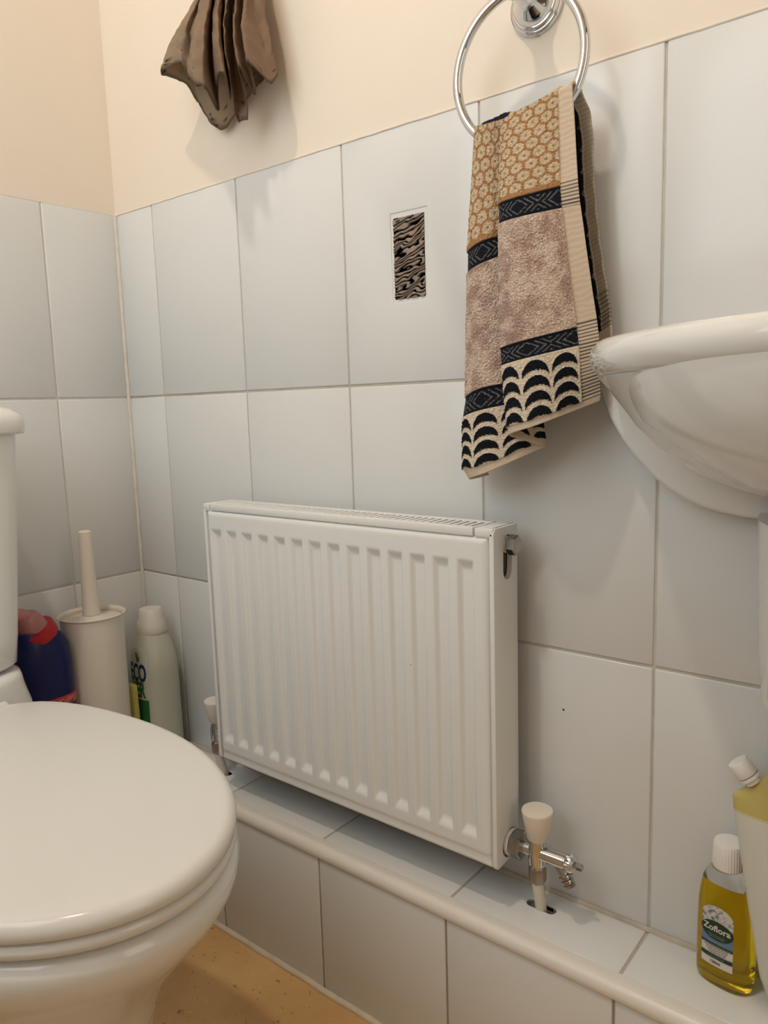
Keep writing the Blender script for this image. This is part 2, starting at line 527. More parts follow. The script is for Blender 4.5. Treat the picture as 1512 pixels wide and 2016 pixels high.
# caulk bead where the ledge meets the floor, and silicone in the wall corner
pth = [(x, FY - 0.002 + random.uniform(-0.0008, 0.0008), 0.0015) for x in np.linspace(LX, RX, 90)]
props(put('baseboard_right', tube(pth, 0.0046, 10), CAULK), 'cream caulk bead between ledge and floor', 'caulk', kind='structure')
pth = [(0.0015 + random.uniform(-0.0005, 0.0005), -0.0015, z) for z in np.linspace(LZ, 1.0995, 50)]
props(put('trim_3', tube(pth, 0.0032, 8), GROUT_W), 'white silicone bead in the tiled wall corner', 'caulk', kind='structure')
pth = [(x, -0.0012 + random.uniform(-0.0005, 0.0005), LZ + 0.0004) for x in np.linspace(0.004, RX - 0.01, 120)]
props(put('trim_4', tube(pth, 0.0034, 8), GROUT), 'grubby grout line between ledge and wall', 'grout', kind='structure')
pth = [(x, 0.0001 + random.uniform(-0.0002, 0.0002), 1.1004 + random.uniform(-0.0004, 0.0004)) for x in np.linspace(0.0, RX, 120)]
pl = put('trim_5', tube(pth, 0.0014, 8), PAINT)
props(pl, 'painted filler line along the tile tops', 'filler', kind='structure')

# ------------------------------------------------------------------ decorative relief inset in the wall tile
t = thing('decor_inset', 'narrow bronze-brown relief strip with leafy lines, set in a white wall tile', 'tile', (0.6015, 0.003, 0.952))
put('inset_border', box((HX0 - 0.0005, 0.0012, HZ0 - 0.0005), (HX1 + 0.0005, 0.007, HZ1 + 0.0005)), TILE, t, smooth=False, label='white recessed border')
nx, nz = 110, 220
gx = np.linspace(0.5782, 0.6242, nx); gz = np.linspace(0.9985, 0.9035, nz)
XX, ZZ = np.meshgrid(gx, gz)
hgt = np.zeros_like(XX)
for i in range(nz):
    for j in range(nx):
        p = Vector((XX[i, j] * 40, ZZ[i, j] * 80 - XX[i, j] * 24, 2.3))
        w1 = noise.noise(p * 1.3) * 2.4 + noise.noise(p * 2.9 + Vector((3, 1, 7))) * 0.8
        hgt[i, j] = math.sin(ZZ[i, j] * 1250 - XX[i, j] * 380 + w1 * 4.4)
mask = np.clip((hgt + 0.62) / 0.7, 0, 1)
edge = np.minimum.reduce([(XX - gx[0]), (gx[-1] - XX), (ZZ - gz[-1]), (gz[0] - ZZ)])
yy = 0.0012 - 0.0016 * mask
yy = np.where(edge <= 1e-6, 0.0016, yy)
P = np.stack([XX, yy, ZZ], -1)
tone = rng.random((nz, nx))[..., None] * 0.1
lf = np.array([[noise.noise(Vector((XX[i, j] * 60, ZZ[i, j] * 60, 0))) for j in range(nx)] for i in range(nz)])[..., None]
ridge = np.array([0.30, 0.235, 0.19]) + lf * np.array([0.10, 0.05, 0.02])
col = np.array([0.022, 0.012, 0.008]) * (1 - mask[..., None]) + ridge * mask[..., None] * (0.95 + tone)
RELIEF = mat('bronze_relief', (0.3, 0.2, 0.15), 0.42, metal=0.25, attr='pattern')
put('relief_panel', grid_mesh('relief_panel', P, col), RELIEF, t, angle=180)

# ------------------------------------------------------------------ radiator
rad = thing('radiator', 'white fluted steel panel radiator on the tiled wall above the ledge', 'radiator', (0.518, -0.05, 0.262))
X0, X1, Z0, Z1 = 0.2865, 0.7515, 0.2620, 0.6385
YF = -0.0770
dx = 0.0011
gx = np.arange(X0, X1 + dx / 2, dx); gz = np.linspace(Z1, Z0, 230)
XX, ZZ = np.meshgrid(gx, gz)
def smooth(t): t = np.clip(t, 0, 1); return t * t * (3 - 2 * t)
fl = np.zeros_like(XX)
for k in range(14):
    c = 0.3072 + k * 0.03197
    f = (0.0112 - np.abs(XX - c)) / 0.0058
    g = np.minimum((0.6128 - ZZ) / 0.0125, (ZZ - 0.2915) / 0.0140)
    fl = np.maximum(fl, smooth(np.minimum(f, g) * 1.02))
er = 0.0085
ex = np.minimum(np.minimum(XX - X0, X1 - XX), 1)
ez = np.minimum(np.minimum(Z1 - ZZ, ZZ - Z0), 1)
def roll(e): e = np.clip(e / er, 0, 1); return er * (1 - np.sqrt(np.clip(1 - (1 - e) ** 2, 0, 1))) * 0.9
yy = YF + 0.0052 * fl + np.maximum(roll(ex), roll(ez))
yy = yy + 0.0012 * smooth((0.2805 - ZZ) / 0.006) * (1 - smooth((0.2700 - ZZ) / 0.004))
P = np.stack([XX, yy, ZZ], -1)
put('front_panel', grid_mesh('front_panel', P), RADP, rad, angle=180)
put('convector_body', box((X0 + 0.001, YF + 0.0085, Z0 + 0.004), (X1 - 0.001, -0.031, 0.628)), DARKIN, rad, smooth=False)
# back water panel
put('back_panel', box((X0 + 0.002, -0.034, Z0 + 0.002), (X1 - 0.002, -0.0285, 0.640), 0.002), RADP, rad)
# top grille
bm = bmesh.new()
TZ = 0.6470
bm_box(bm, (0.2960, -0.0765, TZ - 0.0095), (0.7325, -0.0665, TZ), 0.0014)
bm_box(bm, (0.2960, -0.0370, TZ - 0.004), (0.7325, -0.0265, TZ), 0.0010)
x = 0.2990
while x < 0.728:
    bm_box(bm, (x, -0.0675, TZ - 0.0035), (x + 0.0056, -0.0360, TZ - 0.0003), 0.0006, 1)
    x += 0.0095
put('top_grille', bm, RADP, rad)
# end caps
def end_cap(xa, xb, xin, slot=False):
    """side plate xa..xb with a short return over the top to xin"""
    lo_, hi_ = min(xa, xb), max(xa, xb)
    b1 = bmesh.new()
    # side plate silhouette in (y, z): rounded front corners
    poly = []
    r = 0.006
    for cy, cz, t0 in [(-0.0765 + r, TZ - r, PI / 2), (-0.0765 + r, Z0 + r, PI)]:
        for k in range(7):
            tt = t0 + PI / 2 * k / 6
            poly.append((cy + r * math.cos(tt), cz + r * math.sin(tt)))
    poly += [(-0.0255, Z0 + 0.004), (-0.0255, TZ)]
    b1 = prism(poly, 'x', lo_, hi_, 0.0018, 2)
    me1 = bpy.data.meshes.new('cap'); b1.to_mesh(me1); b1.free()
    if slot:
        rr = 0.0100
        pts = []
        for k in range(13):
            tt = PI * k / 12
            pts.append((-0.0470 + rr * math.cos(tt), 0.6275 + rr * math.sin(tt)))
        for k in range(13):
            tt = PI + PI * k / 12
            pts.append((-0.0480 + rr * 0.93 * math.cos(tt), 0.5985 + rr * math.sin(tt)))
        me1 = boolean_cut(me1, prism(pts, 'x', lo_ - 0.01, hi_ + 0.01))
        me1 = boolean_cut(me1, lathe([(0.0168, -0.01), (0.0168, 0.02)], (lo_ - 0.002, -0.0470, 0.2835), (1, 0, 0), 32))
    b2 = bmesh.new(); b2.from_mesh(me1)
    bm_box(b2, (min(xin, lo_ + 0.001), -0.0765, TZ - 0.0095), (max(xin, hi_ - 0.001), -0.0265, TZ), 0.0018, 2)
    bm_box(b2, (min(xin, lo_ + 0.001), -0.0755, TZ - 0.0105), (max(xin, hi_ - 0.001), -0.0705, TZ - 0.0085), 0.0005, 1)
    return b2
put('end_cap', end_cap(0.7520, 0.7582, 0.7343, True), RADP, rad)
put('end_cap', end_cap(0.2800, 0.2855, 0.2942), RADP, rad)
# blanking plug at the top right tapping
pg = put('blanking_plug', lathe([(0.0092, 0), (0.0092, 0.004), (0.0078, 0.0045), (0.0078, 0.0065)], (0.7535, -0.0470, 0.6265), (1, 0, 0), 32), WHITEP, rad)
put('plug_nut', lathe([(0.0106, 0.0065), (0.0112, 0.0075), (0.0112, 0.0150), (0.0102, 0.0165)], (0.7535, -0.0470, 0.6265), (1, 0, 0), 6, ang0=0.3), CHROME_D, pg, angle=20)
MARK = mat('chip_mark', (0.05, 0.045, 0.04), 0.7, mottle=0.1)
for x, z in [(0.6462, 0.4790), (0.3205, 0.2962)]:
    put('paint_chip', lathe([(0.0009, 0.0), (0.0007, 0.0003), (0, 0.0004)], (x, YF + 0.0003, z), (0, -1, 0), 10, cap1=False), MARK, rad)
put('chip', lathe([(0.0016, 0.0), (0.0012, 0.0003), (0, 0.0004)], (0.8005, 0.0002, 0.4345), (0, -1, 0), 7, cap1=False), MARK, wall_r)
# wall bracket
put('wall_bracket', box((0.50, -0.0290, 0.32), (0.53, 0.0, 0.60)), RADP, rad, smooth=False)

# ------------------------------------------------------------------ valves
def valve(name, label, xr, sgn, drain, yv=-0.0455, zv=0.2835, arm=0.0335):
    """xr: face of the radiator end, sgn: +1 right / -1 left"""
    xc = xr + sgn * arm
    v = thing(name, label, 'valve', (xc, yv, 0.215), 'radiator valves')
    ax = (sgn, 0, 0)
    b = lathe([(0.0152, 0.0), (0.0152, 0.0030), (0.0140, 0.0042)], (xr - sgn * 0.001, yv, zv), ax, 40)
    put('tail_collar', b, WHITEP, v, label='white collar against the radiator')
    put('union_nut', lathe([(0.0150, 0.0038), (0.0165, 0.0052), (0.0165, 0.0150), (0.0150, 0.0170), (0.0090, 0.0175)], (xr, yv, zv), ax, 6, ang0=0.2), CHROME_D, v, angle=20)
    bm = lathe([(0.0078, 0.016), (0.0078, arm)], (xr, yv, zv), ax, 32)
    bm = lathe([(0.0072, 0.0), (0.0100, 0.0015), (0.0100, 0.020), (0.0086, 0.026), (0.0086, 0.034), (0.0060, 0.036)], (xc, yv, zv - 0.0155), (0, 0, 1), 40, bm)
    if drain:
        bm = lathe([(0.0086, 0.0), (0.0086, 0.030), (0.0081, 0.0305), (0.0081, 0.0315), (0.0094, 0.0320), (0.0099, 0.0335), (0.0099, 0.0395), (0.0086, 0.0415), (0.0050, 0.0418)],
                   (xc + sgn * 0.003, yv, zv), ax, 48, bm, rfun=lambda t, h: 1.0 + (0.03 * math.cos(24 * t) if 0.0315 < h < 0.040 else 0))
    put('valve_body', bm, CHROME, v, angle=35)
    # tapered knob
    put('knob', lathe([(0.0104, 0.0), (0.0112, 0.001), (0.0172, 0.0318), (0.0172, 0.0335), (0.0165, 0.0346), (0.0, 0.0350)], (xc, yv, zv + 0.0150), (0, 0, 1), 48, cap1=False), KNOB, v)
    put('compression_nut', lathe([(0.0062, -0.0375), (0.0088, -0.035), (0.0100, -0.031), (0.0100, -0.0195), (0.0092, -0.0175), (0.0078, -0.0155)], (xc, yv, zv), (0, 0, 1), 8, ang0=0.35), BRASS, v, angle=25)
    yb = -0.0345
    put('pipe', tube([(xc, yv, zv - 0.030), (xc, yv, zv - 0.040), (xc + 0.0004, yv + 0.004, zv - 0.056), (xc - 0.0012, yb, LZ - 0.002), (xc - 0.0015, yb + 0.001, LZ - 0.05)], 0.0063, 20), PIPEP, v)
    if drain:
        x0 = xc + sgn * 0.033
        d0 = Vector((sgn * 0.55, -0.05, -0.83)).normalized()
        dt = put('drain_tail', lathe([(0.0050, -0.004), (0.0058, 0.004), (0.0058, 0.0105), (0.0070, 0.0115), (0.0070, 0.0135), (0.0054, 0.0145), (0.0054, 0.0155), (0.0070, 0.0165), (0.0070, 0.0185), (0.0054, 0.0195),
                                      (0.0054, 0.0205), (0.0070, 0.0215), (0.0066, 0.0245), (0.0038, 0.0250)], (x0 - sgn * 0.006, yv - 0.001, zv - 0.005), d0, 24), CHROME_D, v)
        put('drain_spindle', box((-0.0030, -0.0030, 0), (0.0030, 0.0030, 0.0095), 0.0006, 1,
                                 Matrix.Translation((xc + sgn * 0.0435, yv, zv)) @ Matrix.Rotation(sgn * PI / 2, 4, 'Y') @ Matrix.Rotation(0.5, 4, 'Z')), CHROME_D, v)
    return v
valve('radiator_valve', 'cream-capped chrome radiator valve with drain tail, at the right end of the radiator', 0.758, 1, True)
valve('radiator_valve', 'white-capped radiator valve half hidden behind the left edge of the radiator', 0.280, -1, False, arm=0.0405)

# ------------------------------------------------------------------ toilet
TCY = -0.448
toi = thing('toilet', 'white close-coupled toilet with closed lid, in front of the left wall', 'toilet', (0.40, TCY, 0.0))
def egg(z, s=1.0, xc=0.45, af=0.256, ab=0.225, b=0.165, nf=2.0, nb=3.0, dxx=0.0, seg=96):
    out = []
    for i in range(seg):
        t = 2 * PI * i / seg
        ct, st = math.cos(t), math.sin(t)
        if ct >= 0:
            x = abs(ct) ** (2 / nf) * af; y = math.copysign(abs(st) ** (2 / nf), st) * b
        else:
            k = -ct
            n = nf + (nb - nf) * min(1, k * 1.3)
            x = -abs(ct) ** (2 / n) * ab; y = math.copysign(abs(st) ** (2 / n), st) * b
        out.append(Vector((xc + dxx + x * s, TCY + y * s, z)))
    return out
def egg_in(z, d, **k):
    """egg outline inset by d metres"""
    return egg(z, 1.0, af=0.256 - d, ab=0.225 - d, b=0.165 - d, **k)
def skin(rings, cap0=True, cap1=True):
    bm = bmesh.new(); bm_rings(bm, rings, True, cap0, cap1); bmesh.ops.recalc_face_normals(bm, faces=bm.faces); return bm
LT = 0.4360
rings = [egg_in(LT - 0.0185, 0.012), egg_in(LT - 0.0190, 0.004), egg_in(LT - 0.0165, 0.0004), egg_in(LT - 0.0125, 0.0)]
for k in range(1, 9):
    a = PI / 2 * k / 8
    rings.append(egg_in(LT - 0.0125 + 0.0105 * math.sin(a), 0.0115 * (1 - math.cos(a))))
for d, h in [(0.03, 0.0006), (0.06, 0.0014), (0.10, 0.0020), (0.14, 0.0023), (0.158, 0.0024)]:
    rings.append(egg_in(LT - 0.002 + h, d))
put('lid', skin(rings), SEATP, toi, angle=60)
S0 = LT - 0.0325
rings = [egg_in(S0, 0.016), egg_in(S0, 0.006), egg_in(S0 + 0.003, 0.0015), egg_in(S0 + 0.007, 0.0003), egg_in(S0 + 0.011, 0.0015), egg_in(S0 + 0.0138, 0.006), egg_in(S0 + 0.0138, 0.03)]
put('seat', skin(rings), SEATP, toi, angle=60)
# pan: rim, bowl, foot
B0 = S0 - 0.0025
def pan(z, af, b, ab, dxx=0.0, nf=2.0, nb=3.0): return egg(z, 1.0, af=af, ab=ab, b=b, nf=nf, nb=nb, dxx=dxx)
rings = [pan(B0, 0.225, 0.140, 0.20), pan(B0, 0.244, 0.156, 0.22), pan(B0 - 0.004, 0.252, 0.163, 0.23), pan(B0 - 0.012, 0.2555, 0.1665, 0.235), pan(B0 - 0.026, 0.252, 0.165, 0.235),
         pan(B0 - 0.042, 0.242, 0.157, 0.235), pan(B0 - 0.060, 0.226, 0.147, 0.235), pan(B0 - 0.085, 0.204, 0.135, 0.235), pan(B0 - 0.115, 0.178, 0.123, 0.235),
         pan(B0 - 0.150, 0.155, 0.112, 0.235), pan(B0 - 0.200, 0.132, 0.103, 0.235), pan(B0 - 0.260, 0.118, 0.098, 0.235), pan(B0 - 0.320, 0.118, 0.099, 0.235), pan(B0 - 0.375, 0.124, 0.104, 0.235), pan(0.001, 0.126, 0.106, 0.235)]
put('pan', skin(rings), PORC, toi, angle=60)
# raised rear deck that carries the cistern, sweeping down to the rim
def deck_ring(z, xf, hw, n=4.0, xb=0.225):
    xm = (xf + xb) / 2
    return sell((xf + 0.03) / 2, TCY, (xf - 0.03) / 2, hw, n, 72, z)
rings = [deck_ring(0.335, 0.280, 0.110), deck_ring(0.380, 0.262, 0.138), deck_ring(0.3950, 0.240, 0.152), deck_ring(0.400, 0.222, 0.155), deck_ring(0.410, 0.2215, 0.1535), deck_ring(0.422, 0.2205, 0.150),
         deck_ring(0.434, 0.2195, 0.147), deck_ring(0.444, 0.2185, 0.1455), deck_ring(0.4505, 0.217, 0.1435), deck_ring(0.4535, 0.210, 0.137)]
put('deck', skin(rings), PORC, toi, angle=60)
# cistern and its lid
def cis(z, xf, hw, n=6.0): return sell((xf + 0.012) / 2, TCY, (xf - 0.012) / 2, hw, n, 96, z)
rings = [cis(0.4565, 0.190, 0.128), cis(0.458, 0.197, 0.137), cis(0.463, 0.201, 0.142), cis(0.50, 0.204, 0.1455), cis(0.60, 0.207, 0.154), cis(0.70, 0.209, 0.162), cis(0.7555, 0.210, 0.1655)]
put('cistern', skin(rings), PORC, toi, angle=60)
rings = [cis(0.7560, 0.213, 0.170), cis(0.7565, 0.2165, 0.1735), cis(0.760, 0.218, 0.1755), cis(0.772, 0.218, 0.1755), cis(0.780, 0.2155, 0.173), cis(0.787, 0.208, 0.166), cis(0.7925, 0.195, 0.152), cis(0.7955, 0.17, 0.125), cis(0.7965, 0.12, 0.05)]
cl = put('cistern_lid', skin(rings), PORC, toi, angle=60)
put('flush_button', lathe([(0.020, 0), (0.020, 0.004), (0.017, 0.006), (0, 0.0065)], (0.115, TCY, 0.796), cap1=False), CHROME, toi)
# hinges
for s in (-1, 1):
    put('hinge', lathe([(0.010, -0.018), (0.011, -0.016), (0.011, 0.016), (0.010, 0.018)], (0.236, TCY + s * 0.075, 0.4235), (0, 1, 0), 24), SEATP, toi)

# ------------------------------------------------------------------ wash basin
BX, BA, BB = 1.138, 0.276, 0.292
bas = thing('wash_basin', 'white ceramic wash basin on the tiled wall, cut off at the right', 'basin', (BX, 0.0, 0.67))
def half(z, a, b, n=2.15, y0=-0.002, seg=72):
    out = []
    for i in range(seg + 1):
        t = PI * i / seg
        ct, st = math.cos(t), math.sin(t)
        out.append(Vector((BX - math.copysign(abs(ct) ** (2 / n), ct) * a, y0 - abs(st) ** (2 / n) * b, z)))
    return out
def half_skin(rings, cap0=True, cap1=True):
    bm = bmesh.new(); bm_rings(bm, rings, True, cap0, cap1); bmesh.ops.recalc_face_normals(bm, faces=bm.faces); return bm
rings = [half(0.700, BA * 0.30, BB * 0.30, y0=-0.10), half(0.715, BA * 0.52, BB * 0.50, y0=-0.09), half(0.760, BA * 0.76, BB * 0.68, y0=-0.085), half(0.800, BA * 0.84, BB * 0.72, y0=-0.08), half(0.815, BA * 0.87, BB * 0.74, y0=-0.075),
         half(0.8225, BA * 0.91, BB * 0.93), half(0.8245, BA * 0.945, BB * 0.955), half(0.8235, BA * 0.975, BB * 0.978), half(0.8190, BA * 0.993, BB * 0.993), half(0.8120, BA, BB), half(0.8040, BA * 0.994, BB * 0.994), half(0.7975, BA * 0.975, BB * 0.975), half(0.7935, BA * 0.945, BB * 0.94)]
put('rim', half_skin(rings), PORC, bas, angle=60)
def bw(z, fa, fb): return half(z, BA * fa, BB * fb - 0.028, y0=-0.030)
rings = [bw(0.7960, 0.955, 0.95), bw(0.785, 0.925, 0.90), bw(0.775, 0.90, 0.865), bw(0.755, 0.855, 0.80), bw(0.735, 0.79, 0.72), bw(0.715, 0.69, 0.62),
         bw(0.700, 0.57, 0.50), bw(0.690, 0.43, 0.38), bw(0.684, 0.27, 0.24), bw(0.682, 0.10, 0.13)]
put('bowl', half_skin(rings), PORC, bas, angle=60)
ap = [(0.8460, 0.8000), (0.8544, 0.7826), (0.8634, 0.7578), (0.8750, 0.7380), (0.8882, 0.7210), (0.9081, 0.7006), (0.9210, 0.6910), (0.9367, 0.6818), (0.9520, 0.6760), (0.9683, 0.6719), (0.9880, 0.6690), (1.0200, 0.6675)]
ap = ap + [(2 * BX - x, z) for x, z in reversed(ap)]
put('back_apron', prism(ap, 'y', -0.034, -0.0005, 0.006, 3), PORC, bas, angle=60)
def ped(z, a, b): return half(z, a, b, 2.6)
put('half_pedestal', half_skin([ped(0.675, 0.137, 0.150), ped(0.64, 0.136, 0.146), ped(0.56, 0.134, 0.136), ped(0.515, 0.131, 0.125), ped(0.503, 0.100, 0.105), ped(0.500, 0.085, 0.09)]), PORC, bas, angle=60)

# ------------------------------------------------------------------ towel ring
RC = Vector((0.7748, -0.0500, 1.0972)); RR = 0.0690; RT = -0.033
tr = thing('towel_ring', 'chrome towel ring on a round wall plate above the tiles', 'towel ring', (0.770, -0.002, 1.172))
pth = [RC + Vector((RR * math.cos(a), RR * math.sin(a) * math.sin(RT), RR * math.sin(a) * math.cos(RT))) for a in np.linspace(0, 2 * PI, 120, endpoint=False)]
put('ring', tube(pth, 0.0048, 20, closed=True), CHROME, tr, angle=180)
put('wall_plate', lathe([(0.0290, 0), (0.0290, 0.0035), (0.0278, 0.0050), (0.0262, 0.0054), (0.0258, 0.0070), (0.0245, 0.0082), (0.0225, 0.0086), (0.0222, 0.0100), (0.0190, 0.0160), (0.0135, 0.0225), (0.0105, 0.030), (0.0098, 0.038), (0.0098, 0.046)], (0.770, 0.0004, 1.172), (0, -1, 0), 64), CHROME, tr)
put('post_end', lathe([(0.0098, 0.0), (0.0118, 0.002), (0.0125, 0.006), (0.0118, 0.0100), (0.0085, 0.0135), (0.0, 0.0148)], (0.770, -0.0435, 1.172), (0, -1, 0), 48, cap1=False), CHROME, tr)
put('set_screw', lathe([(0.0018, 0), (0.0018, 0.0015)], (0.7705, -0.004, 1.1435), (0, 0, -1), 12), CHROME_D, tr)

# ------------------------------------------------------------------ towel: one sheet folded over the ring
TV = np.array([0, .316, .383, .753, .812, .987, 1.0])
TL = [(0.7293, -0.05, 1.0517), (0.7124, -0.042, 0.9311), (0.7108, -0.041, 0.9101), (0.7027, -0.036, 0.7799), (0.6977, -0.036, 0.7595), (0.696, -0.036, 0.7036), (0.7045, -0.036, 0.6931)]
TB = [(0.7488, -0.058, 1.0489), (0.7427, -0.064, 0.9389), (0.7412, -0.064, 0.9178), (0.737, -0.062, 0.793), (0.7366, -0.062, 0.7699), (0.7395, -0.064, 0.7116), (0.7406, -0.064, 0.7031)]
TI = [(0.7659, -0.048, 1.0515), (0.7755, -0.042, 0.9463), (0.7755, -0.04, 0.9294), (0.7889, -0.036, 0.8002), (0.7917, -0.036, 0.7796), (0.799, -0.038, 0.7376), (0.8001, -0.038, 0.7314)]
TF = [(0.7637, -0.06, 1.0462), (0.7652, -0.07, 0.968), (0.765, -0.07, 0.9495), (0.7644, -0.07, 0.8298), (0.7648, -0.07, 0.8127), (0.7711, -0.072, 0.7512), (0.7728, -0.072, 0.744)]
TM = [(0.7944, -0.066, 1.0518), (0.7957, -0.084, 0.9674), (0.7961, -0.085, 0.9494), (0.8068, -0.089, 0.8356), (0.8094, -0.089, 0.8189), (0.8157, -0.088, 0.7608), (0.8167, -0.088, 0.755)]
TR = [(0.8361, -0.06, 1.0625), (0.8439, -0.064, 0.9755), (0.8451, -0.062, 0.956), (0.8575, -0.051, 0.8495), (0.8593, -0.05, 0.832), (0.8611, -0.0495, 0.7816), (0.8601, -0.0495, 0.7759)]
TBK = [(0.8365, -0.04, 1.061), (0.8419, -0.036, 1.046), (0.8446, -0.034, 1.027), (0.8446, -0.032, 0.9926), (0.846, -0.03, 0.967), (0.849, -0.028, 0.9348), (0.8535, -0.026, 0.9015), (0.8587, -0.024, 0.8683), (0.8601, -0.022, 0.8458), (0.8597, -0.022, 0.8376)]

def fbm(shape, cells, seed):
    """tileable-free value noise on a grid, 0..1"""
    r = np.random.default_rng(seed)
    out = np.zeros(shape); amp = 1; tot = 0
    for o in range(3):
        c = (max(2, int(cells[0] * 2 ** o)), max(2, int(cells[1] * 2 ** o)))
        g = r.random((c[0] + 2, c[1] + 2))
        a = np.linspace(0, c[0], shape[0]); b = np.linspace(0, c[1], shape[1])
        i = a.astype(int); j = b.astype(int); fa = smooth(a - i)[:, None]; fb = smooth(b - j)[None]
        out += amp * ((g[i][:, j] * (1 - fa) + g[i + 1][:, j] * fa) * (1 - fb) + (g[i][:, j + 1] * (1 - fa) + g[i + 1][:, j + 1] * fa) * fb)
        tot += amp; amp *= 0.55
    return out / tot

NV, NU = 560, 380
v = np.linspace(0, 1, NV)
def colpts(T):
    T = np.array(T); return np.stack([np.interp(v, TV, T[:, k]) for k in range(3)], -1)
L_, B_, I_, F_, M_, R_ = [colpts(T) for T in (TL, TB, TI, TF, TM, TR)]
# extra points make the left edge turn back and the inner folds round
LW = L_ + np.array([0.013, 0.019, 0.004])
LB = L_ * 0.6 + B_ * 0.4 + np.array([-0.002, -0.006, 0])
BI = B_ * 0.5 + I_ * 0.5 + np.array([0, -0.003, 0])
IN = I_ + np.array([0.0006, -0.010, 0.0005])
IF_ = IN * 0.5 + F_ * 0.5 + np.array([0, 0.001, 0])
FM = F_ * 0.6 + M_ * 0.4 + np.array([-0.002, -0.0025, 0.0])
ctrl = np.stack([LW, L_, LB, B_, BI, I_, IN, IF_, F_, FM, M_, R_], 1)       # nv, k, 3
for it in range(2):                                                         # Chaikin rounding across the width
    q = ctrl[:, :-1] * 0.75 + ctrl[:, 1:] * 0.25; r_ = ctrl[:, :-1] * 0.25 + ctrl[:, 1:] * 0.75
    c2 = np.empty((NV, 2 * (ctrl.shape[1] - 1), 3)); c2[:, 0::2] = q; c2[:, 1::2] = r_
    ctrl = np.concatenate([ctrl[:, :1], c2, ctrl[:, -1:]], 1)
P = np.empty((NV, NU, 3)); S = np.empty((NV, NU))
ref = ctrl[NV // 2]; seg = np.linalg.norm(np.diff(ref, axis=0), axis=1); cum = np.concatenate([[0], np.cumsum(seg)])
uu = np.linspace(0, cum[-1], NU)
for k in range(3):
    for i in range(NV): P[i, :, k] = np.interp(uu, cum, ctrl[i, :, k])
S[:] = cum[-1] - uu                                  # metres from the right selvedge
T_ = np.repeat(v[:, None], NU, 1) * 0.385            # metres from the top fold
P[..., 1] += 0.0022 * (fbm((NV, NU), (5, 6), 2) - 0.5)

